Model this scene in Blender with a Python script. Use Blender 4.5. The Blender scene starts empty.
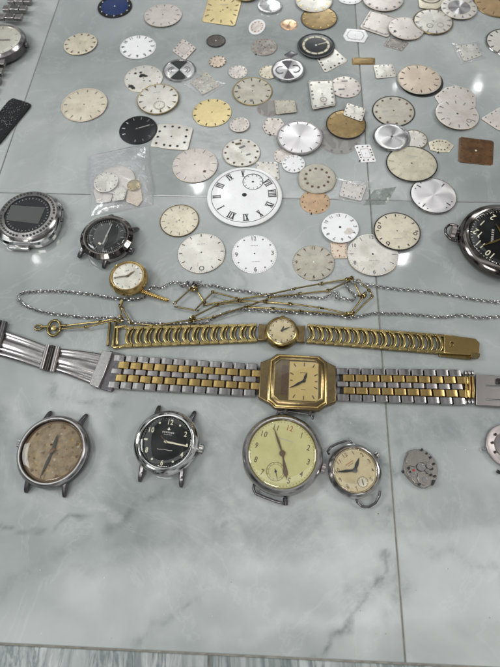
import bpy, math, random
from mathutils import Vector, Matrix
random.seed(7)
R = math.radians
scene = bpy.context.scene
C = scene.collection
# ------------------------------------------------------------------ camera
HGT = 0.26
PITCH, ROLL, FPX = R(64.72), R(-3.40), 500.0
fwd = Vector((0, math.cos(PITCH), -math.sin(PITCH)))
rt0 = Vector((1, 0, 0)); up0 = rt0.cross(fwd)
rt = math.cos(ROLL)*rt0 + math.sin(ROLL)*up0
up = -math.sin(ROLL)*rt0 + math.cos(ROLL)*up0
cam = bpy.data.cameras.new('camera'); camo = bpy.data.objects.new('camera', cam); C.objects.link(camo)
camo.matrix_world = Matrix(((rt.x, up.x, -fwd.x, 0), (rt.y, up.y, -fwd.y, 0), (rt.z, up.z, -fwd.z, HGT), (0, 0, 0, 1)))
cam.sensor_fit = 'VERTICAL'; cam.sensor_height = 36; cam.lens = 36*FPX/667
cam.clip_start = 0.01; cam.clip_end = 50
cam.dof.use_dof = True; cam.dof.focus_distance = 0.285; cam.dof.aperture_fstop = 13
scene.camera = camo
# ------------------------------------------------------------------ world: dim indoor hall
w = bpy.data.worlds.new('World'); scene.world = w; w.use_nodes = True
nt = w.node_tree; nt.nodes.clear()
out = nt.nodes.new('ShaderNodeOutputWorld'); bg = nt.nodes.new('ShaderNodeBackground')
tc = nt.nodes.new('ShaderNodeTexCoord'); nz = nt.nodes.new('ShaderNodeTexNoise'); nz.inputs['Scale'].default_value = 3.2
nz.inputs['Detail'].default_value = 3
rp = nt.nodes.new('ShaderNodeValToRGB')
rp.color_ramp.elements[0].position = .42; rp.color_ramp.elements[0].color = (.02, .021, .024, 1)
rp.color_ramp.elements[1].position = .60; rp.color_ramp.elements[1].color = (1.0, 1.02, 1.05, 1)
nt.links.new(tc.outputs['Generated'], nz.inputs['Vector']); nt.links.new(nz.outputs['Fac'], rp.inputs['Fac'])
nt.links.new(rp.outputs['Color'], bg.inputs['Color']); bg.inputs['Strength'].default_value = .55
nt.links.new(bg.outputs[0], out.inputs[0])
scene.view_settings.view_transform = 'Standard'; scene.view_settings.look = 'None'
scene.view_settings.exposure = 0; scene.view_settings.gamma = 1

def ray(px, py):
    return (fwd*FPX + rt*(px-250) - up*(py-333.5)).normalized()
def G(px, py, z=0.0):
    """photo pixel -> point of the horizontal plane z (mm) above the table, in metres"""
    d = ray(px, py); t = (z*.001-HGT)/d.z
    return Vector((0, 0, HGT)) + d*t
def ppm(p):
    """pixels per mm at a point"""
    return FPX/((p-Vector((0, 0, HGT))).dot(fwd)*1000)

def lamp(name, loc, sx, sy, radiance, col=(1, 1, 1), shape='RECTANGLE', rot=None):
    l = bpy.data.lights.new(name, 'AREA'); l.shape = shape; l.size = sx
    if shape in ('RECTANGLE', 'ELLIPSE'): l.size_y = sy
    area = sx*(sy if shape == 'RECTANGLE' else sx*math.pi/4)
    l.energy = radiance*math.pi*area; l.color = col
    o = bpy.data.objects.new(name, l); C.objects.link(o); o.location = loc
    if rot: o.rotation_euler = rot
    return o
# ceiling panels of the hall
def aim(o, tgt=(0, .15, 0)):
    o.rotation_euler = (Vector(tgt)-o.location).to_track_quat('-Z', 'Y').to_euler(); return o
lamp('ceiling_panel_lamp', (-.95, 1.1, 2.1), .5, 3.0, 1.15, (.95, 1, .99))
lamp('ceiling_panel_lamp', (-1.65, 1.2, 2.1), .35, 3.0, 1.2, (.95, 1, .99))
lamp('ceiling_panel_lamp', (.25, 1.7, 2.1), 1.2, 1.3, .75, (.96, 1, .99))
lamp('ceiling_panel_lamp', (.1, -.06, 2.1), 2.4, .34, 1.5, (.98, 1, 1))
aim(lamp('added_area_lamp', (-1.95, .5, 1.9), .8, .8, 14, (.95, .99, 1)))  # four added lamps, outside the tiles' mirror zone, supplying most of the light
aim(lamp('added_area_lamp', (2.0, .3, 1.9), .8, .7, 13, (1, .985, .96)))
aim(lamp('added_area_lamp', (-.7, -1.3, 2.0), .9, .5, 14, (1, .99, .97)))
aim(lamp('added_area_lamp', (.9, 4.3, 2.0), 1.0, .4, 12, (.95, 1, 1)))
# round ceiling spots mirrored in the glossy tiles
for px, py, rr, L in ((198, 185, .016, 330), (402, 257, .015, 260), (396, 85, .006, 200), (478, 87, .008, 220), (478, 79, .005, 90), (36, 259, .007, 160), (213, 196, .012, 90)):
    d = ray(px, py); d.z = -d.z; p = G(px, py); q = p + d*((1.95-p.z)/d.z)
    o = lamp('ceiling_spot_lamp', q, rr*2, rr*2, L, (1, 1, 1), 'DISK')
    o.rotation_euler = (-d).to_track_quat('-Z', 'Y').to_euler()
# ------------------------------------------------------------------ materials
MATS = {}
def mat(name, col, met=0., rough=.4, var=.0, vscale=250., bump=0., bscale=900., aniso=0., coat=0., col2=None, spec=.5, stain=0.):
    m = bpy.data.materials.new(name); m.use_nodes = True
    n = m.node_tree.nodes; L = m.node_tree.links; b = n['Principled BSDF']
    b.inputs['Metallic'].default_value = met; b.inputs['Roughness'].default_value = rough
    b.inputs['Specular IOR Level'].default_value = spec
    b.inputs['Coat Weight'].default_value = coat; b.inputs['Coat Roughness'].default_value = .08
    t = n.new('ShaderNodeTexCoord'); oi = n.new('ShaderNodeObjectInfo')
    mu = n.new('ShaderNodeMath'); mu.operation = 'MULTIPLY'; mu.inputs[1].default_value = 37
    L.new(oi.outputs['Random'], mu.inputs[0])
    no = n.new('ShaderNodeTexNoise'); no.noise_dimensions = '4D'; no.inputs['Scale'].default_value = vscale
    no.inputs['Detail'].default_value = 5; no.inputs['Roughness'].default_value = .62
    L.new(t.outputs['Object'], no.inputs['Vector']); L.new(mu.outputs[0], no.inputs['W'])
    c2 = col2 or tuple(max(0, c*(1-var)) for c in col)
    cr = n.new('ShaderNodeValToRGB'); cr.color_ramp.elements[0].position = .33; cr.color_ramp.elements[1].position = .66
    cr.color_ramp.elements[0].color = (*c2, 1); cr.color_ramp.elements[1].color = (*col, 1)
    L.new(no.outputs['Fac'], cr.inputs['Fac']); L.new(cr.outputs['Color'], b.inputs['Base Color'])
    if stain:                                  # tarnish: blooms and pin-prick specks
        big = n.new('ShaderNodeTexNoise'); big.noise_dimensions = '4D'; big.inputs['Scale'].default_value = 95; big.inputs['Detail'].default_value = 4; big.inputs['Distortion'].default_value = .8
        sm_ = n.new('ShaderNodeTexNoise'); sm_.noise_dimensions = '4D'; sm_.inputs['Scale'].default_value = 950; sm_.inputs['Detail'].default_value = 2
        for q in (big, sm_): L.new(t.outputs['Object'], q.inputs['Vector']); L.new(mu.outputs[0], q.inputs['W'])
        r1 = n.new('ShaderNodeMapRange'); r1.inputs['From Min'].default_value = .50; r1.inputs['From Max'].default_value = .72; L.new(big.outputs['Fac'], r1.inputs['Value'])
        r2 = n.new('ShaderNodeMapRange'); r2.inputs['From Min'].default_value = .60; r2.inputs['From Max'].default_value = .70; L.new(sm_.outputs['Fac'], r2.inputs['Value'])
        f1 = n.new('ShaderNodeMath'); f1.operation = 'MULTIPLY_ADD'; L.new(r1.outputs[0], f1.inputs[0]); f1.inputs[1].default_value = .55*stain; 
        f2 = n.new('ShaderNodeMath'); f2.operation = 'MULTIPLY'; f2.inputs[1].default_value = .75*stain; L.new(r2.outputs[0], f2.inputs[0]); L.new(f2.outputs[0], f1.inputs[2]); f1.use_clamp = True
        sx_ = n.new('ShaderNodeMix'); sx_.data_type = 'RGBA'; L.new(f1.outputs[0], sx_.inputs['Factor']); L.new(cr.outputs['Color'], sx_.inputs['A']); sx_.inputs['B'].default_value = (.22, .165, .10, 1)
        L.new(sx_.outputs['Result'], b.inputs['Base Color'])
    mr = n.new('ShaderNodeMapRange'); mr.inputs['To Min'].default_value = min(1, rough*1.35); mr.inputs['To Max'].default_value = rough*.75
    L.new(no.outputs['Fac'], mr.inputs['Value']); L.new(mr.outputs[0], b.inputs['Roughness'])
    if bump:
        nb = n.new('ShaderNodeTexNoise'); nb.inputs['Scale'].default_value = bscale; nb.inputs['Detail'].default_value = 3
        bp = n.new('ShaderNodeBump'); bp.inputs['Strength'].default_value = bump; bp.inputs['Distance'].default_value = .0004
        L.new(t.outputs['Object'], nb.inputs['Vector']); L.new(nb.outputs['Fac'], bp.inputs['Height']); L.new(bp.outputs[0], b.inputs['Normal'])
    if aniso:
        b.inputs['Anisotropic'].default_value = aniso
        tg = n.new('ShaderNodeTangent'); tg.direction_type = 'RADIAL'; tg.axis = 'Z'; L.new(tg.outputs[0], b.inputs['Tangent'])
    MATS[name] = m; return m
mat('white_enamel', (.76, .75, .75), 0, .2, .06, 120, coat=.3, stain=.12)
mat('silver_satin', (.76, .73, .66), .55, .34, .12, 160, .05, aniso=.6, stain=.42)
mat('pink_silver', (.70, .64, .59), .5, .36, .12, 160, .05, aniso=.5, stain=.38)
mat('cream', (.70, .64, .50), .4, .34, .14, 180, .05, aniso=.5, stain=.5)
mat('peach', (.72, .60, .48), .45, .33, .14, 180, .05, aniso=.5, stain=.35)
mat('champagne', (.78, .64, .33), .45, .34, .10, 200, .05, aniso=.4, stain=.3)
mat('greige', (.50, .47, .39), .35, .38, .18, 200, .08, aniso=.5, stain=.5)
mat('olive_cream', (.60, .56, .43), .4, .36, .18, 160, .06, aniso=.5, stain=.5)
mat('grey_worn', (.36, .33, .30), .3, .42, .45, 260, .15)
mat('tan_copper', (.58, .40, .25), .5, .4, .25, 220, .08)
mat('brown_gold', (.36, .25, .11), .65, .3, .4, 200, .08)
mat('dark_brown', (.17, .085, .035), .45, .36, .6, 170, .1, coat=.3)
mat('wood_brown', (.40, .27, .14), .3, .38, .3, 150, .06)
mat('dark_grey_dial', (.12, .10, .085), .3, .4, .5, 500, .2)
mat('black_gloss', (.010, .010, .011), 0, .22, .2, 200, spec=.3)
mat('navy', (.012, .04, .16), .5, .25, .3, 120, coat=.5)
mat('aged_brown', (.26, .215, .15), .15, .38, 0, 330, .12, 1500, col2=(.12, .095, .065), stain=.85)
mat('yellow_enamel', (.52, .49, .235), 0, .3, .15, 90, coat=.2, stain=.18)
mat('cream_dial', (.56, .47, .29), .1, .35, .2, 150, stain=.3)
mat('dial_gold', (.60, .46, .20), .5, .34, .1, 200, aniso=.4, stain=.2)
mat('sunburst_silver', (.86, .84, .83), 1, .24, .03, 200, aniso=.92)
mat('sunburst_white', (.86, .83, .83), .75, .34, .03, 200, aniso=.8)
mat('sunburst_copper', (.85, .58, .38), 1, .28, .05, 200, aniso=.9)
mat('ink_black', (.012, .012, .012), 0, .4)
mat('ink_grey', (.16, .15, .15), 0, .5)
mat('ink_faint', (.36, .34, .33), 0, .5)
mat('ink_brown', (.10, .06, .035), 0, .5)
mat('ink_red', (.32, .10, .04), 0, .5)
mat('ink_white', (.8, .8, .76), 0, .5)
mat('lume_cream', (.7, .66, .50), 0, .6, .2, 600)
mat('steel', (.47, .45, .44), 1, .2, .2, 500, .03, 500)
mat('steel_brushed', (.36, .335, .325), 1, .30, .16, 500, .05, 1400)
mat('steel_polished', (.60, .59, .58), 1, .1, .08, 300, .04, 300)
mat('steel_dark', (.17, .16, .165), 1, .28, .3, 300, .12, 500)
mat('chain_silver', (.43, .42, .41), 1, .28, .35, 500)
mat('gun_metal', (.075, .068, .062), .9, .24, .3, 200, .08, 400)
mat('gold', (.55, .385, .15), 1, .24, .25, 600, .03, 500)
mat('gold_pale', (.50, .385, .16), 1, .24, .3, 500, .04, 500)
mat('gold_old', (.29, .225, .10), 1, .28, .4, 500, .06, 600)
mat('brass_dark', (.25, .185, .095), 1, .30, .35, 400, .12, 600)
mat('plate_brown', (.17, .11, .065), .9, .33, .3, 300, .1, 900)
mat('lcd', (.06, .065, .06), .0, .3, .1, 60, spec=.4)
mat('lcd_dark', (.11, .065, .05), .2, .2, .3, 90, coat=.5)
mat('leather_black', (.008, .008, .009), 0, .42, .5, 900, .6, 700, spec=.25)
mat('movement_metal', (.42, .39, .35), 1, .26, .3, 500)
mat('rose_metal', (.33, .295, .285), .8, .40, .15, 120, .03)
mat('steel_blade', (.36, .34, .335), 1, .24, .2, 400)
mat('dark_polished', (.15, .135, .125), 1, .13, .2, 200, .03, 300)
mat('ruby', (.35, .02, .03), 0, .2)
mat('paper_white', (.75, .75, .74), 0, .5, .1)
mat('grout', (.25, .235, .20), 0, .9, .4, 300, .4, 2500)

def glassy(name, refl_boost, tint, rough=.03, bump=0., bscale=200., base=0., milk=0.):
    m = bpy.data.materials.new(name); m.use_nodes = True
    n = m.node_tree.nodes; L = m.node_tree.links; n.clear()
    o = n.new('ShaderNodeOutputMaterial'); tr = n.new('ShaderNodeBsdfTransparent'); tr.inputs[0].default_value = (*tint, 1)
    gl = n.new('ShaderNodeBsdfGlossy'); gl.inputs['Roughness'].default_value = rough
    fr = n.new('ShaderNodeFresnel'); fr.inputs['IOR'].default_value = 1.5
    ge = n.new('ShaderNodeNewGeometry'); io = n.new('ShaderNodeMath'); io.operation = 'MULTIPLY_ADD'; io.inputs[1].default_value = 1/1.5-1.5; io.inputs[2].default_value = 1.5
    L.new(ge.outputs['Backfacing'], io.inputs[0]); L.new(io.outputs[0], fr.inputs['IOR'])   # a thin pane mirrors alike from both sides
    ma = n.new('ShaderNodeMath'); ma.operation = 'MULTIPLY_ADD'; ma.inputs[1].default_value = refl_boost; ma.inputs[2].default_value = base; ma.use_clamp = True
    mx = n.new('ShaderNodeMixShader')
    L.new(fr.outputs[0], ma.inputs[0]); L.new(ma.outputs[0], mx.inputs[0]); L.new(tr.outputs[0], mx.inputs[1]); L.new(gl.outputs[0], mx.inputs[2])
    if bump:
        t = n.new('ShaderNodeTexCoord'); nb = n.new('ShaderNodeTexNoise'); nb.inputs['Scale'].default_value = bscale; nb.inputs['Detail'].default_value = 4; nb.inputs['Distortion'].default_value = 1.5
        bp = n.new('ShaderNodeBump'); bp.inputs['Strength'].default_value = bump; bp.inputs['Distance'].default_value = .002
        L.new(t.outputs['Object'], nb.inputs['Vector']); L.new(nb.outputs['Fac'], bp.inputs['Height'])
        L.new(bp.outputs[0], gl.inputs['Normal']); L.new(bp.outputs[0], fr.inputs['Normal'])
    if milk:
        df = n.new('ShaderNodeBsdfDiffuse'); df.inputs[0].default_value = (.75, .76, .76, 1); m2 = n.new('ShaderNodeMixShader'); m2.inputs[0].default_value = milk
        L.new(mx.outputs[0], m2.inputs[1]); L.new(df.outputs[0], m2.inputs[2]); L.new(m2.outputs[0], o.inputs[0]); MATS[name] = m; return
    L.new(mx.outputs[0], o.inputs[0]); MATS[name] = m
glassy('crystal_glass', 1.3, (.97, .97, .95))
glassy('crystal_old', .55, (.95, .91, .84), .04)
glassy('plastic_film', 1.6, (.99, .99, .99), .12, .22, 140, .03, .13)
glassy('plastic_grey', 1.0, (.86, .88, .86), .3, .3, 120, .06)
glassy('plastic_faint', 1.0, (.93, .92, .91), .3, .2, 120, .12)

m = bpy.data.materials.new('plastic_milky'); m.use_nodes = True; n = m.node_tree.nodes; n.clear(); L = m.node_tree.links
o_ = n.new('ShaderNodeOutputMaterial'); tr = n.new('ShaderNodeBsdfTransparent'); df = n.new('ShaderNodeBsdfPrincipled'); df.inputs['Base Color'].default_value = (.55, .50, .47, 1); df.inputs['Roughness'].default_value = .25
mx = n.new('ShaderNodeMixShader'); mx.inputs[0].default_value = .3; L.new(tr.outputs[0], mx.inputs[1]); L.new(df.outputs[0], mx.inputs[2]); L.new(mx.outputs[0], o_.inputs[0]); MATS['plastic_milky'] = m
# marble of the tiles
def marble(name, streak=0.):
    m = bpy.data.materials.new(name); m.use_nodes = True
    n = m.node_tree.nodes; L = m.node_tree.links; b = n['Principled BSDF']
    t = n.new('ShaderNodeTexCoord'); mp = n.new('ShaderNodeMapping'); L.new(t.outputs['Object'], mp.inputs[0])
    if streak: mp.inputs['Scale'].default_value = (7, 1.2, 1)
    oi = n.new('ShaderNodeObjectInfo'); mu = n.new('ShaderNodeMath'); mu.operation = 'MULTIPLY'; mu.inputs[1].default_value = 23; L.new(oi.outputs['Random'], mu.inputs[0])
    def noise(sc, det, rgh=.6, dist=0.):
        a = n.new('ShaderNodeTexNoise'); a.noise_dimensions = '4D'; a.inputs['Scale'].default_value = sc; a.inputs['Detail'].default_value = det
        a.inputs['Roughness'].default_value = rgh; a.inputs['Distortion'].default_value = dist
        L.new(mp.outputs[0], a.inputs['Vector']); L.new(mu.outputs[0], a.inputs['W']); return a
    def ramp(src, stops):
        r = n.new('ShaderNodeValToRGB'); e = r.color_ramp.elements
        while len(e) < len(stops): e.new(.5)
        for q, (p, c) in zip(e, stops): q.position = p; q.color = (*c, 1) if isinstance(c, tuple) else (c, c, c, 1)
        L.new(src, r.inputs[0]); return r
    base = ramp(noise(9, 6, .55, .6).outputs['Fac'], [(.32, (.226, .248, .240)), (.5, (.318, .338, .329)), (.66, (.45, .461, .450))])
    # thin veins: where a warped noise crosses its middle value
    vn = noise(7, 7, .62, 1.6)
    vein = ramp(vn.outputs['Fac'], [(.470, 0.), (.497, 1.), (.503, 1.), (.55, 0.)] if not streak else [(.36, 0.), (.44, 1.), (.50, .1), (.535, 1.), (.60, 0.)])
    gate = ramp(noise(5, 3).outputs['Fac'], [(.36, 0.), (.5, 1.)] if streak else [(.48, 0.), (.64, 1.)])
    mm = n.new('ShaderNodeMath'); mm.operation = 'MULTIPLY'; L.new(vein.outputs[0], mm.inputs[0]); L.new(gate.outputs[0], mm.inputs[1])
    m2 = n.new('ShaderNodeMath'); m2.operation = 'MULTIPLY'; m2.inputs[1].default_value = 1. if streak else .30; L.new(mm.outputs[0], m2.inputs[0])
    mx = n.new('ShaderNodeMix'); mx.data_type = 'RGBA'; L.new(m2.outputs[0], mx.inputs['Factor']); L.new(base.outputs[0], mx.inputs['A']); mx.inputs['B'].default_value = (.13, .155, .15, 1)
    wn = ramp(noise(12, 6, .6, 2.2).outputs['Fac'], [(.5, 0.), (.515, .09), (.53, 0.)])
    mx2 = n.new('ShaderNodeMix'); mx2.data_type = 'RGBA'; L.new(wn.outputs[0], mx2.inputs['Factor']); L.new(mx.outputs['Result'], mx2.inputs['A']); mx2.inputs['B'].default_value = (.66, .68, .67, 1)
    at = n.new('ShaderNodeAttribute'); at.attribute_name = 'vein'
    an = ramp(noise(75, 7, .7, .5).outputs['Fac'], [(.40, .18), (.60, 1.)])
    am = n.new('ShaderNodeMath'); am.operation = 'MULTIPLY'; am.use_clamp = True; L.new(at.outputs['Fac'], am.inputs[0]); L.new(an.outputs[0], am.inputs[1])
    mx3 = n.new('ShaderNodeMix'); mx3.data_type = 'RGBA'; L.new(am.outputs[0], mx3.inputs['Factor']); L.new(mx2.outputs['Result'], mx3.inputs['A']); mx3.inputs['B'].default_value = (.13, .15, .145, 1)
    at2 = n.new('ShaderNodeAttribute'); at2.attribute_name = 'pale'
    mx4 = n.new('ShaderNodeMix'); mx4.data_type = 'RGBA'; L.new(at2.outputs['Fac'], mx4.inputs['Factor']); L.new(mx3.outputs['Result'], mx4.inputs['A']); mx4.inputs['B'].default_value = (.56, .57, .56, 1)
    L.new(mx4.outputs['Result'], b.inputs['Base Color'])
    rr = n.new('ShaderNodeMapRange'); L.new(noise(35, 4).outputs['Fac'], rr.inputs['Value']); rr.inputs['To Min'].default_value = .045; rr.inputs['To Max'].default_value = .085
    L.new(rr.outputs[0], b.inputs['Roughness'])
    bp = n.new('ShaderNodeBump'); bp.inputs['Strength'].default_value = .015; bp.inputs['Distance'].default_value = .002
    L.new(noise(60, 2).outputs['Fac'], bp.inputs['Height']); L.new(bp.outputs[0], b.inputs['Normal'])
    MATS[name] = m
marble('marble'); marble('marble_streaked', 1)

# ------------------------------------------------------------------ mesh builder (all in mm)
_gl = {}
def glyph(ch):
    if ch not in _gl:
        cu = bpy.data.curves.new('t', 'FONT'); cu.body = ch; cu.size = 1.38; cu.align_x = 'CENTER'; cu.align_y = 'CENTER'; cu.offset = .02
        cu.resolution_u = 3
        ob = bpy.data.objects.new('t', cu); C.objects.link(ob)
        dg = bpy.context.evaluated_depsgraph_get(); me = bpy.data.meshes.new_from_object(ob.evaluated_get(dg))
        vs = [v.co.copy() for v in me.vertices]; fs = [tuple(p.vertices) for p in me.polygons]
        if vs:
            cx = (min(v.x for v in vs)+max(v.x for v in vs))/2; cy = (min(v.y for v in vs)+max(v.y for v in vs))/2
            vs = [(v.x-cx, v.y-cy) for v in vs]
        _gl[ch] = (vs, fs)
        bpy.data.objects.remove(ob); bpy.data.curves.remove(cu); bpy.data.meshes.remove(me)
    return _gl[ch]
def clock(a):                                  # clockwise degrees from +Y -> unit vector
    return Vector((math.sin(R(a)), math.cos(R(a))))
class MB:
    def __init__(s): s.v = []; s.f = []; s.m = []; s.names = []
    def mi(s, m):
        if m not in s.names: s.names.append(m)
        return s.names.index(m)
    def add(s, vs, fs, m):
        o = len(s.v); s.v += [tuple(v) for v in vs]; k = s.mi(m)
        for f in fs: s.f.append(tuple(i+o for i in f)); s.m.append(k)
    def rings(s, rings, m, cap0=True, cap1=True, closed=True):
        n = len(rings[0]); vs = [p for r in rings for p in r]; fs = []
        for i in range(len(rings)-1):
            for j in range(n if closed else n-1):
                k = (j+1) % n; fs.append((i*n+j, i*n+k, (i+1)*n+k, (i+1)*n+j))
        if cap0: fs.append(tuple(range(n))[::-1])
        if cap1: fs.append(tuple((len(rings)-1)*n+j for j in range(n)))
        s.add(vs, fs, m)
    def lathe(s, prof, m, n=64, c=(0, 0), wob=None):
        rr = []
        for (r, z) in prof:
            rr.append([(c[0]+max(r, .001)*math.cos(2*math.pi*j/n)*(wob(j/n) if wob else 1), c[1]+max(r, .001)*math.sin(2*math.pi*j/n)*(wob(j/n) if wob else 1), z) for j in range(n)])
        s.rings(rr, m, prof[0][0] < .01 and False, False)
    def prism(s, poly, z0, z1, m, bev=0.):
        cx = sum(p[0] for p in poly)/len(poly); cy = sum(p[1] for p in poly)/len(poly)
        rg = [[(p[0], p[1], z0) for p in poly], [(p[0], p[1], z1-bev) for p in poly]]
        if bev:
            def ins(p):
                d = math.hypot(p[0]-cx, p[1]-cy) or 1; k = max(0, 1-bev*1.2/d); return (cx+(p[0]-cx)*k, cy+(p[1]-cy)*k, z1)
            rg.append([ins(p) for p in poly])
        s.rings(rg, m)
    def box(s, c, d, m, a=0., bev=0.):         # centre, dims, clockwise angle
        ca, sa = math.cos(R(-a)), math.sin(R(-a)); hx, hy = d[0]/2, d[1]/2
        poly = [(c[0]+x*ca-y*sa, c[1]+x*sa+y*ca) for x, y in ((-hx, -hy), (hx, -hy), (hx, hy), (-hx, hy))]
        s.prism(poly, c[2]-d[2]/2, c[2]+d[2]/2, m, bev)
    def pillow(s, c, d, m, n=6):               # block rounded along x, for bracelet links
        hx, hy, hz = d[0]/2, d[1]/2, d[2]/2; rg = []
        for y, k in ((-hy, .86), (-hy*.86, 1), (hy*.86, 1), (hy, .86)):
            r = [(c[0]-hx, c[1]+y, c[2]-hz)]
            for i in range(n+1):
                a = math.pi*(1-i/n); r.append((c[0]+hx*math.copysign(abs(math.cos(a))**.7, math.cos(a)), c[1]+y, c[2]+hz*(-.1+1.1*k*math.sin(a)**.3)))
            r.append((c[0]+hx, c[1]+y, c[2]-hz)); rg.append(r)
        s.rings(rg[::-1], m)
    def tube(s, pts, r, m, n=8, closed=False, flat=1.):
        pts = [Vector(p) for p in pts]; N = len(pts); rg = []
        for i, p in enumerate(pts):
            a = pts[(i-1) % N] if closed or i > 0 else p; b = pts[(i+1) % N] if closed or i < N-1 else p
            t = (b-a).normalized(); u = t.cross(Vector((0, 0, 1)))
            if u.length < .05: u = t.cross(Vector((0, 1, 0)))
            u.normalize(); v = u.cross(t)
            ri = r[i] if isinstance(r, (list, tuple)) else r
            rg.append([p+u*(ri*math.cos(2*math.pi*j/n))+v*(ri*flat*math.sin(2*math.pi*j/n)) for j in range(n)])
        if closed: rg.append(rg[0])
        s.rings(rg, m, not closed, not closed)
    def sweep(s, pts, ws, hs, m):              # rectangular section bar, widths in plan, heights in z
        pts = [Vector(p) for p in pts]; N = len(pts); rg = []
        for i, p in enumerate(pts):
            t = (pts[min(N-1, i+1)]-pts[max(0, i-1)]); u = Vector((t.y, -t.x, 0)).normalized()
            wd, h = ws[i]/2, hs[i]/2; z = Vector((0, 0, 1))
            rg.append([p-u*wd-z*h, p+u*wd-z*h, p+u*wd+z*h*.6, p+u*wd*.6+z*h, p-u*wd*.6+z*h, p-u*wd+z*h*.6])
        s.rings(rg, m)
    def text(s, txt, c, size, m, a=0., z=0., sx=1.):
        ca, sa = math.cos(R(-a)), math.sin(R(-a)); n = len(txt); adv = size*.82*sx
        for i, ch in enumerate(txt):
            if ch == ' ': continue
            vs, fs = glyph(ch); ox = (i-(n-1)/2)*adv
            P = [((ox+x*size*sx), y*size) for x, y in vs]
            s.add([(c[0]+x*ca-y*sa, c[1]+x*sa+y*ca, z) for x, y in P], fs, m)
    def build(s, name, parent=None, loc=None, rz=0., bev=0., smooth=35, tilt=None):
        me = bpy.data.meshes.new(name)
        me.from_pydata([(x*.001, y*.001, z*.001) for x, y, z in s.v], [], s.f)
        for q in s.names: me.materials.append(MATS[q])
        me.polygons.foreach_set('material_index', s.m); me.polygons.foreach_set('use_smooth', [True]*len(s.f))
        me.validate(); me.update()
        me.set_sharp_from_angle(angle=R(smooth))
        o = bpy.data.objects.new(name, me); C.objects.link(o)
        if parent: o.parent = parent
        if loc is not None: o.location = loc
        o.rotation_euler = ((tilt or (0, 0))[0], (tilt or (0, 0))[1], R(rz))
        if bev:
            b = o.modifiers.new('Bevel', 'BEVEL'); b.width = bev*.001; b.segments = 2; b.limit_method = 'ANGLE'; b.angle_limit = R(40)
        return o
def tag(o, label=None, cat=None, group=None, kind=None):
    if label: o['label'] = label
    if cat: o['category'] = cat
    if group: o['group'] = group
    if kind: o['kind'] = kind
    return o
def empty(name, loc, rz, label, cat, group=None, tilt=(0, 0)):
    o = bpy.data.objects.new(name, None); o.empty_display_size = .005; C.objects.link(o); o.location = loc
    o.rotation_euler = (R(tilt[0]), R(tilt[1]), R(rz)); return tag(o, label, cat, group)
def local(root_loc, rz, P):
    """world point (m) -> local mm"""
    d = P-root_loc; c, s_ = math.cos(R(-rz)), math.sin(R(-rz))
    return Vector((d.x*c-d.y*s_, d.x*s_+d.y*c, d.z))*1000
# ------------------------------------------------------------------ the tiled table top
def hom(p, q, t): return p+(q-p)*t
Lb, Lt = G(59-.342*600, 600), G(59, 0); Rt, Rb = G(371, 210), G(405.9, 664)
H1a, H1b = G(72, 194), G(470, 202); H2a, H2b = G(0, 644), G(500, 668.5)
def isect(a, b, c, d):
    r = (b-a).xy; s_ = (d-c).xy; k = ((c-a).xy.cross(s_))/(r.cross(s_)); return (a.xy+r*k)
def far(a, b, k): return a+(b-a).normalized()*k
def cell(l, r, b, t, gl=.3, gr=.3, gb=.3, gt=.3):
    """four joint lines -> corner polygon, each side pulled back by half its joint width (mm)"""
    def sh(line, n, g): return (line[0]+n*(g*.001), line[1]+n*(g*.001))
    l = sh(l, ex, gl); r = sh(r, -ex, gr); b = sh(b, ey, gb); t = sh(t, -ey, gt)
    return [isect(*l, *b), isect(*r, *b), isect(*r, *t), isect(*l, *t)]
ex = (H1b-H1a).normalized(); ey = (Rt-Rb).normalized()
LL = (Lb, Lt); RR = (Rb, Rt)
LLL = (Lb-ex*.26, Lt-ex*.26); RRR = (Rb+ex*.26, Rt+ex*.26)
h1 = (H1a, H1b); h2 = (H2a, H2b); h0 = (H1a+ey*.3, H1b+ey*.3); h3 = (H2a-ey*.2, H2b-ey*.2)
import numpy as np
from mathutils import noise as mnoise
# the stone's own veins, as lines on the table: (points, half width mm, strength)
VEINS = [([(0, 531), (30, 527), (60, 524), (90, 521)], .9, .75), ([(-10, 592), (30, 572), (60, 556), (82, 545)], 5, .38), ([(112, 523), (130, 513), (150, 500), (166, 494)], 3.6, .62),
 ([(136, 657), (144, 641), (160, 622), (180, 607), (202, 594)], 1.6, .6), ([(58, 578), (75, 572), (95, 574), (107, 585), (106, 600)], 1.0, .35),
 ([(303, 658), (325, 645), (343, 632), (347, 618), (352, 606), (366, 594), (377, 577), (389, 555)], 1.5, .75), ([(352, 600), (372, 590), (394, 565), (397, 610)], 6, .42), ([(383, 508), (390, 528)], 3, .5),
 ([(50, 389), (62, 398), (84, 402), (104, 402), (125, 410)], 1.8, .6), ([(395, 423), (425, 428), (460, 427), (502, 422)], 8, .42), ([(400, 442), (440, 436), (500, 440)], 4, .35), ([(405, 538), (435, 556), (470, 561), (490, 572), (503, 590)], 2.2, .32),
 ([(310, 424), (330, 420), (352, 426), (378, 432)], 7, .45), ([(376, 463), (393, 472)], 2, .7), ([(205, 512), (222, 532)], 4, .38), ([(180, 530), (200, 560), (185, 585)], 7, .28), ([(226, 522), (227, 526)], 1.6, .7),
 ([(100, 556), (150, 541), (240, 541), (320, 556)], 9, .3), ([(0, 500), (60, 470), (130, 505), (210, 495), (300, 520), (390, 520)], 11, .24), ([(395, 500), (440, 520), (500, 505)], 9, .22), ([(150, 505), (200, 480), (235, 520)], 6, .34), ([(0, 415), (10, 440)], 6, .35), ([(90, 405), (110, 420)], 6, .3), ([(60, 100), (52, 180)], 6, .16), ([(170, 100), (205, 135), (240, 145)], 6, .22), ([(130, 60), (150, 75)], 5, .2), ([(215, 300), (330, 370)], 6, .15), ([(0, 400), (40, 420), (20, 470)], 5, .3), ([(95, 440), (125, 480), (120, 510)], 4, .3), ([(215, 430), (225, 480), (240, 510)], 5, .3)]
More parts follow.
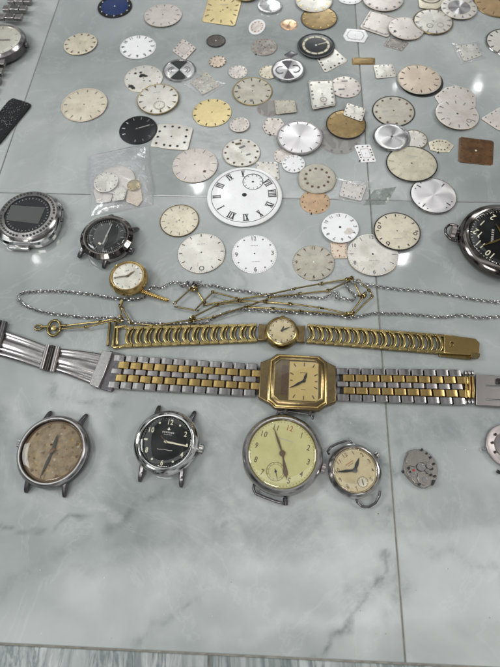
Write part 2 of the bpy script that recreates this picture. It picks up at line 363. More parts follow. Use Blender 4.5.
PALE = [([(70, 590), (95, 590)], 9, .55), ([(75, 500), (90, 509), (122, 513)], 1.4, .4), ([(220, 640), (300, 620), (400, 615)], 4, .35), ([(0, 640), (60, 630)], 9, .25), ([(190, 575), (215, 590), (260, 600)], 8, .3), ([(20, 490), (60, 510)], 6, .25), ([(230, 560), (330, 575)], 5, .25), ([(20, 430), (10, 400)], 5, .3)]
def field(xy, lines, gain=1.25):
    """xy: N x 2 world mm"""
    out = np.zeros(len(xy))
    for pts, wd, st in lines:
        P = np.array([[G(*p).x*1000, G(*p).y*1000] for p in pts]); dm = np.full(len(xy), 1e9)
        for a_, b_ in zip(P, P[1:]):
            d_ = b_-a_; t = np.clip(((xy-a_)@d_)/(d_@d_), 0, 1); dm = np.minimum(dm, np.hypot(*(xy-a_-t[:, None]*d_).T))
        out = np.maximum(out, st*np.exp(-(dm/wd)**2))
    return np.clip(out*gain, 0, .95)
LM = (G(210, 664)-ey*.2, G(209, 657)); ey2 = (Rt-Rb).normalized(); LM = (G(209, 662)-ey2*.2, G(209, 662)+ey2*.2)
LM2 = (LM[0]-ex*.12, LM[1]-ex*.12); LM3 = (LM[0]+ex*.12, LM[1]+ex*.12); LM4 = (LM[0]-ex*.24, LM[1]-ex*.24); LM5 = (LM[0]+ex*.24, LM[1]+ex*.24)
cols_ = [(LLL, LL), (LL, RR), (RR, RRR)]; cols0 = [(LM4, LM2), (LM2, LM), (LM, LM3), (LM3, LM5)]
for cl_, b_, t_, mt, gb_, gt_ in [(cols0, h3, h2, 'marble_streaked', .4, .45), (cols_, h2, h1, 'marble', .45, .2), (cols_, h1, h0, 'marble', .2, .3)]:
    for l_, r_ in cl_:
        P = cell(l_, r_, b_, t_, .22 if l_ is LL else .36, .22 if r_ is LL else .36, gb_, gt_); c = sum(P, Vector((0, 0)))/4
        Q = [Vector(((p.x-c.x)*1000, (p.y-c.y)*1000)) for p in P]
        m_ = MB(); m_.rings([[(q.x, q.y, -8) for q in Q], [(q.x, q.y, -.3) for q in Q], [(q.x*.998, q.y*.998, -.06) for q in Q]], mt)
        N = 150 if mt == 'marble' else 40; vs = []
        for i in range(N+1):
            for j in range(N+1):
                u, v = i/N, j/N; p = Q[0].lerp(Q[1], u).lerp(Q[3].lerp(Q[2], u), v)*.9975; vs.append((p.x, p.y, 0))
        o0 = len(m_.v); m_.add(vs, [(i*(N+1)+j, (i+1)*(N+1)+j, (i+1)*(N+1)+j+1, i*(N+1)+j+1) for i in range(N) for j in range(N)], mt)
        o = m_.build('table_tile', None, (c.x, c.y, 0)); tag(o, kind='structure')
        if mt == 'marble':
            xy = np.array([(v[0]+c.x*1000, v[1]+c.y*1000) for v in m_.v])
            wv = np.array([mnoise.turbulence_vector(Vector((x*.06, y*.06, 3)), 4, False)[:2] for x, y in xy])
            xy = xy+wv*5.5
            for nm, ln_ in (('vein', VEINS), ('pale', PALE)):
                g_ = 1.25 if nm == 'vein' else .7
                at = o.data.attributes.new(nm, 'FLOAT', 'POINT'); at.data.foreach_set('value', field(xy, ln_, g_).astype(np.float32))
m_ = MB(); m_.box((0, 0, -5), (1500, 1500, 8.8), 'grout'); o = m_.build('table_top', None, (0, .15, 0)); tag(o, kind='structure')
# ------------------------------------------------------------------ loose dials
def circle(r, n=56, asp=1.): return [(r*math.cos(2*math.pi*j/n), r*asp*math.sin(2*math.pi*j/n)) for j in range(n)]
def edge_at(poly, a):
    d = clock(a); best = 1e9
    for i in range(len(poly)):
        p = Vector(poly[i]); q = Vector(poly[(i+1) % len(poly)]); s_ = q-p; den = d.cross(s_)
        if abs(den) < 1e-9: continue
        t = p.cross(s_)/den; u = p.cross(d)/den
        if t > 0 and -1e-6 <= u <= 1.000001: best = min(best, t)
    return best if best < 1e8 else 1
FINE = ('silver_satin', 'pink_silver', 'cream', 'peach', 'champagne', 'greige', 'olive_cream')
def plate(mb, poly, base, t=.45, dome=.25, edge=.06):
    def lp(k, z): return [(p[0]*k, p[1]*k, z) for p in poly]
    mb.rings([lp(.97, 0), lp(.998, t*.12), lp(1, t*.45), lp(1-edge*.18, t*.66)], 'brass_dark' if base in FINE else base, True, False)
    rg = [lp(1-edge*.18, t*.66), lp(1-edge*.5, t*.86), lp(1-edge, t)]
    for k in (.75, .5, .25): rg.append(lp(k*(1-edge), t+dome*(1-k*k)))
    rg.append(lp(.02, t+dome)); mb.rings(rg, base, False, True)
def ztop(k, t=.45, dome=.25): return t+dome*(1-min(1, k)**2)+.05
FAINT = ('ink_faint', 'ink_grey')
def face(mb, poly, mk, ink, r0=.9, ln=.16, wd=.035, t=.45, dome=.25, skip=(), track=False, hole=.035, holem='ink_black', sub=None, logo=None, numsize=.2, size=None, holepos=(0, 0), tink=None):
    Rm = size or sum(math.hypot(*p) for p in poly)/len(poly)
    if track:
        for k in range(60):
            a = k*6; e = edge_at(poly, a)*track; d = clock(a)
            mb.box((d.x*e, d.y*e, ztop(track, t, dome)), (Rm*.012, Rm*(.045 if k % 5 else .07), .04), tink or ink, a)
    for k in range(12):
        if k in skip: continue
        a = k*30; e = edge_at(poly, a); d = clock(a)
        kk = mk[k] if isinstance(mk, (list, tuple)) else mk
        if kk == 'baton':
            L = ln*e; r = r0*e-L/2; mb.box((d.x*r, d.y*r, ztop(r/e, t, dome)+.04), (wd*Rm, L, .16), ink, a)
        elif kk == 'dbaton':
            L = ln*e; r = r0*e-L/2; px_ = Vector((d.y, -d.x))*wd*Rm*.9
            for sg in (1, -1): mb.box((d.x*r+px_.x*sg, d.y*r+px_.y*sg, ztop(r/e, t, dome)+.04), (wd*Rm, L, .16), ink, a)
        elif kk == 'dot':
            r = (r0-.06)*e; q = wd*Rm*1.35; c = (d.x*r, d.y*r)
            mb.prism([(c[0]+q*math.cos(i*math.pi/4), c[1]+q*math.sin(i*math.pi/4)) for i in range(8)], ztop(r/e, t, dome)-.1, ztop(r/e, t, dome)+.06, ink)
        elif kk == 'wedge':
            L = ln*e*1.2; r = r0*e; n_ = Vector((d.y, -d.x))*wd*Rm*1.3; i_ = d*(r-L); o_ = d*r
            mb.prism([tuple(o_+n_), tuple(o_-n_), tuple(i_)], ztop(r0, t, dome)-.08, ztop(.7, t, dome)+.1, ink)
        elif kk == 'num':
            r = (r0-numsize*.45)*e; mb.text(str(k or 12), (d.x*r, d.y*r), numsize*Rm, ink, 0, ztop(.75*r/e, t, dome)+.03, .75 if k in (0, 10, 11) else 1)
        elif kk == 'rnum':
            r = (r0-numsize*.45)*e; mb.text(str(k or 12), (d.x*r, d.y*r), numsize*Rm, ink, a, ztop(.75*r/e, t, dome)+.03, .75 if k in (0, 10, 11) else 1)
        elif kk == 'roman':
            s_ = ['XII', 'I', 'II', 'III', 'IV', 'V', 'VI', 'VII', 'VIII', 'IX', 'X', 'XI'][k]
            L = ln*e; r = r0*e-L/2; roman(mb, s_, (d.x*r, d.y*r), L, Rm, ink, a, ztop(.6, t, dome)+.02)
    if sub:
        a, dist, sr = sub; d = clock(a)*dist*Rm; z = ztop(dist, t, dome)+.03
        ring(mb, (d.x, d.y), sr*Rm, Rm*.018, z, ink)
        for k in range(12):
            q = clock(k*30)*sr*Rm*.82; mb.box((d.x+q.x, d.y+q.y, z), (Rm*.015, Rm*.04, .04), ink, k*30)
        mb.prism([(d.x+Rm*.03*math.cos(i), d.y+Rm*.03*math.sin(i)) for i in range(6)], z-.05, z+.03, ink)
    if hole:
        mb.prism([(holepos[0]*Rm+Rm*hole*math.cos(i*math.pi/5), holepos[1]*Rm+Rm*hole*math.sin(i*math.pi/5)) for i in range(10)], t+dome*.6, t+dome+.05, holem)
    if logo:                                   # small line of print, too small to read in the photo
        for (y, wdt, h) in logo:
            x = -wdt/2; i = 0
            while x < wdt/2:
                l = (.035, .05, .03, .045)[i % 4]; mb.box(((x+l/2)*Rm, y*Rm, ztop(.4, t, dome)+.03), (l*Rm, h*Rm*(.55+.25*(i % 2)), .03), 'ink_faint'); x += l+.018; i += 1
def ring(mb, c, r, wd, z, m, n=40, h=.06):
    rg = []
    for (q, zz) in ((r+wd/2, z-h/2), (r+wd/2, z+h/2), (r-wd/2, z+h/2), (r-wd/2, z-h/2)):
        rg.append([(c[0]+q*math.cos(2*math.pi*j/n), c[1]+q*math.sin(2*math.pi*j/n), zz) for j in range(n)])
    mb.rings(rg, m, False, False)
def roman(mb, s_, c, L, Rm, ink, a, z):
    """bars of a roman numeral, foot towards the centre"""
    d = clock(a); n_ = Vector((d.y, -d.x)); wdt = {'I': .055, 'V': .10, 'X': .10}; tot = sum(wdt[q] for q in s_)*Rm; x = -tot/2
    c = Vector(c)
    def bar(x0, y0, x1, y1, wd):
        p = c+n_*x0+d*y0; q = c+n_*x1+d*y1; mm = (p+q)/2; l = (q-p).length; ang = math.degrees(math.atan2((q-p).x, (q-p).y))
        mb.box((mm.x, mm.y, z), (wd, l, .04), ink, ang)
    for ch in s_:
        w_ = wdt[ch]*Rm; m_ = x+w_/2
        if ch == 'I': bar(m_, -L/2, m_, L/2, Rm*.026)
        if ch == 'V': bar(m_, -L/2, m_-w_*.32, L/2, Rm*.03); bar(m_, -L/2, m_+w_*.32, L/2, Rm*.014)
        if ch == 'X': bar(m_+w_*.3, -L/2, m_-w_*.3, L/2, Rm*.03); bar(m_-w_*.3, -L/2, m_+w_*.3, L/2, Rm*.014)
        x += w_
    for sg in (-1, 1): bar(-tot/2, sg*L/2, tot/2, sg*L/2, Rm*.012)
ALLD = []
def D(x, y, wpx, base, mk, ink, rot, label, z=0., asp=1., poly=None, rim=None, rimw=.05, tilt=(0, 0), applied=False, cat='watch dial', t=.45, dome=.25, name='watch_dial', group='loose watch dials scattered over the tiles', extra=None, feet=False, **kw):
    loc = G(x, y, z); k = ppm(loc); rz = -rot
    if poly: P = [tuple(local(loc, rz, G(px, py, z)).xy) for px, py in poly][::-1]
    else: P = circle(wpx/2/k, 56, asp)
    if poly:                                   # make it counter-clockwise, then subdivide the sides
        ar = sum(P[i-1][0]*P[i][1]-P[i][0]*P[i-1][1] for i in range(len(P)))
        if ar < 0: P = P[::-1]
        Q = []
        for i in range(len(P)):
            a, b = Vector(P[i]), Vector(P[(i+1) % len(P)])
            for s_ in (.06, .3, .5, .7, .94): Q.append(tuple(a+(b-a)*s_))
        P = Q
    mb = MB(); plate(mb, P, base, t, dome)
    Rm = sum(math.hypot(*p) for p in P)/len(P)
    kw.setdefault('hole', .035)
    if wpx >= 36 and base in FINE and 'track' not in kw: kw['track'] = .955; kw['tink'] = 'ink_faint' if base != 'greige' else 'ink_grey'
    rr_ = random.Random(int(x*7+y*13))
    if tilt == (0, 0) and name == 'watch_dial' and z < 1.3:
        tilt = (rr_.uniform(-1.7, 1.7), rr_.uniform(-1.7, 1.7)); loc = loc+Vector((0, 0, (wpx or 24)/2/k*.001*math.sin(R(max(abs(tilt[0]), abs(tilt[1]))))*1.05))
    if rim:
        def lp(q, zz): return [(p[0]*q, p[1]*q, zz) for p in P]
        mb.rings([lp(1.005, 0), lp(1.015, t*.8), lp(1.0, t+.2), lp(1-rimw, t+.16), lp(1-rimw, t-.1)], rim, False, False)
    mkl = mk
    if applied and mk in ('baton', 'dbaton', 'dot', 'wedge'):
        face(mb, P, None, ink, t=t, dome=dome, **kw)
    else: face(mb, P, mk, ink, t=t, dome=dome, **kw)
    if extra: extra(mb, P, Rm)
    if feet:                                   # the little metal ear that sticks out under the plate
        e = edge_at(P, 200); d = clock(200)*(e+.3); mb.box((d.x, d.y, .3), (.7, 1.4, .5), 'ink_black', 200)
    o = mb.build(name, None, loc, rz, tilt=(R(tilt[0]), R(tilt[1]))); tag(o, label, cat, group)
    if applied and mk in ('baton', 'dbaton', 'dot', 'wedge'):
        kw2 = {q: kw[q] for q in ('r0', 'ln', 'wd') if q in kw}
        for k_ in range(12):
            if k_ in kw.get('skip', ()): continue
            hm = MB(); face(hm, P, mk, ink, t=t, dome=dome, hole=0, skip=[q for q in range(12) if q != k_], **kw2)
            hm.build('hour_marker', o)
    ALLD.append(o); return o
lg = [(.42, .34, .05)]; lg2 = [(.40, .38, .06), (.31, .22, .03)]; lg3 = [(.42, .34, .05), (-.42, .3, .03)]
def worn(seed, n=9, m='ink_grey', s0=.03, s1=.09):
    def f(mb, P, Rm):
        rd = random.Random(seed)
        for _ in range(n):
            a = rd.uniform(0, 360); e = edge_at(P, a)*rd.uniform(.1, .8); c = clock(a)*e; q = Rm*rd.uniform(s0, s1)
            pts = [(c.x+q*rd.uniform(.5, 1.2)*math.cos(i*math.pi/4), c.y+q*rd.uniform(.5, 1.2)*math.sin(i*math.pi/4)) for i in range(8)]
            mb.prism(pts, .4, ztop(e/Rm)+.02, m)
    return f
def inner_ring(r, m, wd=.02):
    return lambda mb, P, Rm: ring(mb, (0, 0), Rm*r, Rm*wd, ztop(r)+.03, m)
def disc_in(r, m, sides=40, asp=1.):
    return lambda mb, P, Rm: mb.prism([(Rm*r*math.cos(2*math.pi*i/sides), Rm*r*asp*math.sin(2*math.pi*i/sides)) for i in range(sides)], .3, .45+.25+.03, m)
def ring_inner_poly(k, m):
    def f(mb, P, Rm):
        def lp(q, z): return [(p[0]*q, p[1]*q, z) for p in P]
        mb.rings([lp(k+.02, .6), lp(k+.02, .78), lp(k-.02, .78), lp(k-.02, .6)], m, False, False)
    return f
# --- top edge of the photo
D(115, 7.5, 34, 'navy', 'dot', 'ink_white', 0, 'deep blue round dial with dark rim and white dots, by the top edge', rim='black_gloss', rimw=.2, r0=.92, wd=.03, track=.93, holem='ink_white')
D(163, 16, 38, 'pink_silver', 'baton', 'ink_grey', 5, 'pale pinkish silver dial with fine batons, between the blue dial and the square yellow dial', applied=True, wd=.035, logo=lg)
D(223, 11, 0, 'champagne', 'baton', 'ink_brown', 8, 'large square golden yellow dial with brown batons near the top edge', poly=[(209, -4), (242, 1), (235, 27), (201.5, 22)], logo=lg2, wd=.04, ln=.2, extra=worn(3, 5, 'ink_brown', .02, .05), track=None, z=0)
D(247, -6, 26, 'silver_satin', 'baton', 'ink_black', 0, 'silver dial cut off by the top edge, touching the corner of the yellow square dial', rim='gold_pale', z=1.0)
D(270, 7, 24, 'sunburst_silver', 'wedge', 'ink_grey', 0, 'small shiny silver sunburst dial with thick raised rim by the top edge', rim='steel_polished', rimw=.14, t=1.2, skip=(1, 2, 4, 5, 7, 8, 10, 11))
D(257, 27.5, 16, 'pink_silver', 'dot', 'ink_red', 18, 'small upright oval dial with white border and red dots', asp=1.45, wd=.05, r0=.72, rim='white_enamel', rimw=.2)
D(289, 25, 17, 'sunburst_copper', 'wedge', 'gold', 0, 'small rose gold sunburst dial beside the oval dial', skip=(1, 2, 4, 5, 7, 8, 10, 11), ln=.3)
D(319, 19, 36, 'brown_gold', 'wedge', 'gold_pale', 0, 'brown dial with gold studs half under a white dial at the top edge', applied=True, wd=.05, rim='ink_black', rimw=.03, z=0)
D(314, 1, 37, 'silver_satin', 'wedge', 'gold_pale', 0, 'white dial with gold wedge markers lying over the brown dial at the top edge', applied=True, wd=.05, logo=lg, z=1.0, hole=.05)
D(350, -3, 26, 'white_enamel', 'dot', 'ink_black', 10, 'small white dial with black dots half cut off by the top edge', wd=.035)
D(383, -1, 41, 'pink_silver', 'dot', 'ink_grey', 0, 'pinkish white dial cut off by the top edge above the tilted square dial', track=.93, wd=.05, z=1.0, logo=lg, applied=True)
D(379, 23, 0, 'pink_silver', 'dot', 'ink_grey', 20, 'square whitish dial with dots tucked between two round dials near the top', poly=[(371, 9), (399, 18), (388, 38.5), (359, 29)], wd=.05, z=0, extra=ring_inner_poly(.86, 'ink_faint'))
D(406, 29, 36, 'pink_silver', 'baton', 'ink_grey', -25, 'worn pinkish dial with a black spot at its left edge', z=1.0, wd=.03, ln=.12, extra=lambda mb, P, Rm: mb.prism([(-.72*Rm+.08*Rm*math.cos(i), .05*Rm+.09*Rm*math.sin(i)) for i in range(6)], .4, .66, 'ink_black'))
D(397, 44.5, 0, 'grey_worn', 'dot', 'ink_white', 10, 'dark grey patterned rectangular dial under the edge of the worn pinkish dial', poly=[(389, 37), (409, 43), (402, 51.5), (383, 46)], wd=.03, extra=ring_inner_poly(.8, 'steel'))
D(433, 22, 39, 'silver_satin', 'wedge', 'ink_grey', 0, 'white round dial with thin dark rim and two small subdials near the top right', rim='brass_dark', rimw=.05, sub=(215, .42, .16), z=1.0, applied=True, logo=[(-.1, .3, .04)], extra=lambda mb, P, Rm: ring(mb, (.3*Rm, -.34*Rm), .16*Rm, .02*Rm, .72, 'ink_grey'))
D(430, -2, 0, 'cream', None, 'ink_grey', 0, 'cream cushion shaped dial with a dark ring at the top edge', poly=[(417, -9), (446, -9), (445, 6), (434, 11), (419, 9)], extra=lambda mb, P, Rm: (ring(mb, (0, 0), Rm*.6, Rm*.07, .72, 'ink_black'), ring(mb, (0, 0), Rm*.35, Rm*.03, .75, 'ink_grey')))
D(459, 8, 36, 'silver_satin', 'wedge', 'ink_grey', 0, 'silver dial with dark sunburst centre near the top right corner', z=1.6, extra=disc_in(.62, 'sunburst_silver'), wd=.04)
D(499, 2, 50, 'wood_brown', 'baton', 'ink_brown', 0, 'large brown dial in the top right corner', z=.3, wd=.03, rim='brass_dark', rimw=.03)
D(506, 43, 40, 'silver_satin', 'baton', 'ink_black', 10, 'silver dial with black batons cut off by the right edge near the top', rim='steel', rimw=.06, wd=.05, applied=True)
D(467, 53, 0, 'silver_satin', 'dot', 'ink_brown', 10, 'small square silver dial wrapped in clear film near the top right', poly=[(455, 46), (476, 44.5), (482, 56), (464, 62)], wd=.05, cat='watch dial', logo=lg)
D(184, 49.5, 0, 'pink_silver', 'dot', 'ink_brown', 38, 'small square pinkish dial standing on its corner below the silver dial', poly=[(183, 39), (196.5, 49), (185, 61), (172, 51)], wd=.05, extra=ring_inner_poly(.55, 'ink_faint'))
D(216, 41.5, 19, 'dark_grey_dial', 'dot', 'ink_grey', 0, 'tiny dark brown round dial below the square yellow dial', hole=.06, holem='ink_white', rim='ink_black', rimw=.06)
D(217.5, 62, 17, 'peach', 'wedge', 'ink_brown', 10, 'tiny peach dial with brown wedges', wd=.07, r0=1.0, extra=worn(5, 10, 'ink_brown', .03, .08))
D(138, 47.5, 36, 'white_enamel', 'rnum', 'ink_black', 0, 'white dial with bold black numerals left of the small tilted square', numsize=.2, track=.95)
def blots(mb, P, Rm):
    for x, y, q in ((-.15, .42, .10), (-.42, .38, .09), (-.05, .2, .17), (.1, .14, .14), (-.15, .12, .10), (-.62, -.55, .15), (-.5, -.66, .12), (.35, -.25, .06), (.05, -.2, .04)):
        rd = random.Random(int(100*x+y*1000)); mb.prism([(x*Rm+q*Rm*rd.uniform(.7, 1.1)*math.cos(i*.698), y*Rm+q*Rm*rd.uniform(.5, .9)*math.sin(i*.698)) for i in range(9)], .4, .78, 'ink_black')
D(143.5, 79, 39, 'silver_satin', 'dot', 'ink_grey', 0, 'white dial stained with black blots, partly under a cream dial', extra=blots, wd=.03)
D(158, 99.5, 42, 'silver_satin', 'wedge', 'brass_dark', -10, 'ivory dial with gold markers and a subdial, overlapping the blotted dial', z=1.1, rim='gold_pale', rimw=.03, sub=(180, .45, .26), logo=lg, wd=.04, applied=True)
def hourglass(m):  # dark hourglass of the radial sheen, laid on as black wedges and grey arcs
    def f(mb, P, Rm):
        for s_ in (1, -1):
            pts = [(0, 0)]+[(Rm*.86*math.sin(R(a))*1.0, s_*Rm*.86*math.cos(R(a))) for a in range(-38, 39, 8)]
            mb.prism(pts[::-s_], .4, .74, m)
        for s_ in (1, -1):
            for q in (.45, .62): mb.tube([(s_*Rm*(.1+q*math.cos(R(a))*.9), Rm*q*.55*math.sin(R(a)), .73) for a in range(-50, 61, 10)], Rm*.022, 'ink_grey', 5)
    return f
D(179.5, 71, 33, 'sunburst_silver', None, 'ink_grey', 0, 'silver sunburst dial with its dark hourglass sheen laid on in black', rim='steel_polished', rimw=.1, extra=hourglass('ink_black'))
D(204.5, 84, 0, 'greige', 'dot', 'ink_brown', 42, 'small grey square dial with red dots wrapped in clear film', poly=[(206, 72), (221, 85), (203, 95.5), (190, 83)], z=.3, wd=.035, extra=worn(8, 14, 'ink_brown', .02, .05))
D(238, 72.5, 19, 'pink_silver', 'dot', 'ink_grey', 0, 'tiny whitish dial with a bright highlight above the baton dial', wd=.05, extra=worn(11, 8, 'ink_faint', .04, .1))
D(264, 47.5, 26, 'grey_worn', 'dot', 'ink_red', 20, 'brownish grey corroded dial in the middle of the top rows', feet=True, extra=worn(13, 14, 'ink_brown', .03, .1))
D(212, 113, 39.5, 'champagne', 'baton', 'ink_black', -10, 'pale yellow round dial with short black batons', applied=True, wd=.055, ln=.13, r0=.94)
D(239.5, 125, 20.5, 'pink_silver', 'dot', 'ink_brown', 0, 'tiny whitish dial touching the right edge of the pale yellow dial', wd=.04, z=.7, r0=.85, logo=lg)
D(269, 72.5, 20, 'cream', 'dot', 'ink_brown', 0, 'small cream dial partly under the silver swirl dial', wd=.05, z=0)
def swirl(mb, P, Rm):  # dark reflections of the polished metal, set in as wedges and curls
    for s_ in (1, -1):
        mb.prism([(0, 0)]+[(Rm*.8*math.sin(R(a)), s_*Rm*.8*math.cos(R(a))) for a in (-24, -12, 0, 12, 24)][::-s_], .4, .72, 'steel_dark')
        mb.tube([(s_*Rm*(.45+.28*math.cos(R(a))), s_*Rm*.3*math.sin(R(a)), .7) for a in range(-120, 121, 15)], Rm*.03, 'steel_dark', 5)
D(288, 70.5, 33, 'sunburst_silver', None, 'ink_black', 0, 'polished silver dial with swirling reflections below the black dial', rim='steel_polished', rimw=.1, z=1.0, extra=swirl)
D(290, 55, 0, 'steel_dark', None, 'ink_black', 0, 'small dark metal scrap above the silver swirl dial', poly=[(284, 55), (291, 51), (298, 54), (290, 59)], name='metal_scrap', cat='metal scrap', group=None, hole=0)
D(252.5, 92, 39.5, 'greige', 'baton', 'ink_black', 0, 'grey dial with black batons and gold rim right of the yellow round dial', applied=True, wd=.05, rim='gold_pale', rimw=.04, extra=worn(17, 3, 'ink_grey', .08, .12), ln=.15)
def blackface(mb, P, Rm):
    ring(mb, (0, 0), Rm*.68, Rm*.12, .72, 'olive_cream'); mb.box((.35*Rm, .1*Rm, .8), (.5*Rm, .05*Rm, .1), 'olive_cream', -15)
    for k in range(12):
        d = clock(k*30)*Rm*.68; mb.box((d.x, d.y, .79), (Rm*.05, Rm*.1, .05), 'ink_black', k*30)
D(316, 46, 37, 'black_gloss', None, 'ink_white', 0, 'black dial with a pale hour ring overlapping a white square dial', rim='black_gloss', rimw=.08, z=1.4, extra=blackface, hole=.05, holem='ink_white')
D(328, 62, 0, 'silver_satin', 'dot', 'ink_black', 20, 'white square dial with black dots sticking out below the black dial', poly=[(314, 55), (334, 48), (348.5, 61), (325, 73.5)], wd=.05, z=0, r0=.85)
D(355, 36.5, 0, 'white_enamel', 'dot', 'ink_brown', 8, 'small white cushion dial with a dotted ring, right of the black dial', poly=[(347, 29), (365, 31), (368, 37), (364, 43.5), (346, 41), (343, 36)], wd=.03, r0=.75, extra=ring_inner_poly(.68, 'ink_faint'))
D(363.5, 61.5, 0, 'brown_gold', None, 'gold', 0, 'narrow bronze rectangular plate lying alone', poly=[(352, 58), (375, 58), (375, 65), (352, 65)], cat='metal plate', name='metal_plate', group=None, hole=0, extra=ring_inner_poly(.8, 'gold'))
D(385, 71.5, 0, 'silver_satin', 'dot', 'ink_brown', 0, 'small white rectangular dial left of the peach dial', poly=[(373, 66), (393, 64), (397, 77), (376, 79.5)], wd=.04, r0=.85, logo=lg)
D(421, 82, 44, 'ink_black', None, 'ink_black', 0, 'black backing plate peeping out under the peach dial', hole=0, name='backing_plate', cat='backing plate', group=None)
D(419, 80, 43, 'peach', 'baton', 'ink_black', 5, 'peach coloured dial with black batons on a black plate at the upper right', applied=True, wd=.035, z=.75, ln=.17, rim='greige', rimw=.03)
D(455.5, 97, 0, 'pink_silver', 'dot', 'ink_black', 5, 'fan shaped pinkish dial with black dots half under a round dial', poly=[(434, 97), (445, 88), (456, 85.5), (468, 89), (476, 96), (476, 108), (455, 112), (440, 106)], wd=.03, r0=.9)
D(457, 115, 43, 'pink_silver', 'dbaton', 'ink_grey', 8, 'pinkish round dial with a central black hole overlapping the fan shaped dial', z=.8, wd=.014, ln=.2, hole=.05, extra=lambda mb, P, Rm: (ring(mb, (.48*Rm, -.42*Rm), .1*Rm, .03*Rm, .7, 'ink_grey'), mb.box((-.45*Rm, -.35*Rm, .66), (.16*Rm, .1*Rm, .04), 'ink_faint')), track=None, logo=[(-.2, .3, .05)])
D(502, 119, 0, 'pink_silver', 'dot', 'ink_black', 10, 'pointed white dial cut off by the right edge above the brown square', poly=[(480.5, 119), (500, 107), (516, 112), (512, 136), (497, 130)], wd=.03)
D(475.5, 151.5, 0, 'dark_brown', 'baton', 'brass_dark', 4, 'dark brown square dial near the right edge', poly=[(459, 137.5), (494, 141), (493, 166), (458, 162.5)], wd=.015, ln=.1, holem='lume_cream', hole=.05, extra=worn(23, 12, 'brass_dark', .02, .05))
D(345.5, 87.5, 31, 'pink_silver', 'dot', 'ink_grey', 0, 'pink round dial half under the white rectangular dial', wd=.05, extra=lambda mb, P, Rm: (mb.box((-.3*Rm, -.25*Rm, .72), (.4*Rm, .12*Rm, .05), 'ink_grey'), mb.box((0, .5*Rm, .68), (.4*Rm, .1*Rm, .05), 'ink_grey')))
D(322, 95, 0, 'silver_satin', 'dot', 'ink_grey', -3, 'white upright rectangular dial with a small subdial', poly=[(308, 80.5), (333, 79), (336, 106), (312, 111)], z=.8, wd=.045, sub=(180, .42, .17), r0=.85, extra=ring_inner_poly(.93, 'ink_faint'))
D(339, 138, 44, 'plastic_milky', 'dot', 'ink_grey', 0, 'see through pinkish disc under the bronze dial', name='clear_disc', cat='clear disc', group=None, wd=.04, hole=0)
D(346, 125, 39.5, 'brown_gold', 'baton', 'gold', 0, 'bronze coloured dial with dark rim under a small white square dial', rim='ink_black', rimw=.03, z=.8, t=.8, applied=True, wd=.03)
D(354.5, 112.5, 0, 'silver_satin', 'dot', 'ink_brown', 10, 'small white square dial resting on the bronze dial', poly=[(347, 103), (366, 109), (362, 122), (343, 115)], z=2.0, wd=.05, t=.4)
D(269, 108, 25, 'plastic_milky', 'dot', 'ink_red', 0, 'faint see through disc beside the faded square dial', name='clear_disc', cat='clear disc', group=None, wd=.03, hole=0)
D(285, 107, 0, 'greige', 'dot', 'ink_grey', 5, 'faded grey square dial with dots above the large silver dial', poly=[(274, 100), (295, 101), (297, 113), (276, 115)], wd=.03, z=.6, extra=worn(29, 8, 'ink_faint', .03, .06))
D(273, 128, 0, 'pink_silver', 'dot', 'ink_brown', 0, 'small six sided whitish dial left of the large silver dial', poly=[(267, 118.5), (281, 119), (286, 127), (280, 137), (266, 134), (262, 127)], wd=.05, feet=True, extra=worn(31, 4, 'ink_brown', .03, .06))
D(284, 156, 21, 'pink_silver', 'dot', 'ink_grey', 0, 'small pinkish dial under the tiny numeral dial below the large silver dial', wd=.05)
D(299.5, 138.5, 45.5, 'sunburst_white', 'baton', 'ink_black', 0, 'large bright silver dial with raised dark rim', rim='steel', rimw=.07, t=1.3, applied=True, wd=.035, z=.7, ln=.13)
D(293.5, 164, 23, 'white_enamel', 'rnum', 'ink_grey', 0, 'tiny white dial with grey numerals below the large silver dial', z=.6, numsize=.22)
D(365.5, 154.5, 0, 'white_enamel', 'dot', 'ink_brown', 20, 'small diamond shaped white dial with brown dots', poly=[(354, 146), (370, 145), (376.5, 162), (361, 163)], wd=.06, r0=.82, feet=True, extra=ring_inner_poly(.5, 'ink_faint'))
D(393.5, 111.5, 42, 'greige', 'dot', 'ink_brown', 0, 'grey cream dial with dark rim and round dots at the right', rim='gun_metal', rimw=.035, wd=.045, r0=.88, logo=[(-.35, .3, .04)], extra=lambda mb, P, Rm: mb.box((-.4*Rm, 0, .68), (.3*Rm, .12*Rm, .03), 'ink_faint'))
D(414, 140, 26, 'silver_satin', 'baton', 'ink_black', 10, 'small ivory dial partly under the polished silver disc', wd=.035, rim='brass_dark', rimw=.04, z=0)
D(391.5, 138, 37, 'sunburst_silver', None, 'ink_black', 0, 'polished silver sunburst disc with dark centre', rim='steel_polished', rimw=.09, hole=.06, z=.8, t=.8)
D(440, 146, 0, 'cream', 'dot', 'ink_black', 3, 'small cream barrel shaped dial with black dots above the shiny silver dial', poly=[(428, 143), (436, 140), (446, 140.5), (454, 146), (449, 152.5), (440, 153), (430, 150.5)], wd=.05, r0=.72, feet=True, logo=lg)
D(411.5, 164.5, 50, 'olive_cream', 'dbaton', 'olive_cream', 15, 'olive cream dial with raised batons and dark rim above the shiny silver dial', rim='gun_metal', rimw=.03, applied=True, wd=.03, z=.6, logo=lg2, ln=.2, asp=.95)
D(433, 196.5, 46, 'sunburst_white', 'baton', 'ink_black', 45, 'shiny silver white dial with few black batons right of centre', skip=(1, 2, 4, 5, 7, 8, 10, 11), wd=.04, ln=.2, r0=.85, t=.8, rim='steel', rimw=.04, hole=0, extra=lambda mb, P, Rm: [mb.box((clock(a).x*.82*Rm, clock(a).y*.82*Rm, .95), (.05*Rm, .05*Rm, .05), 'ink_black') for a in (75, 105, 165, 255, 285, 195)])
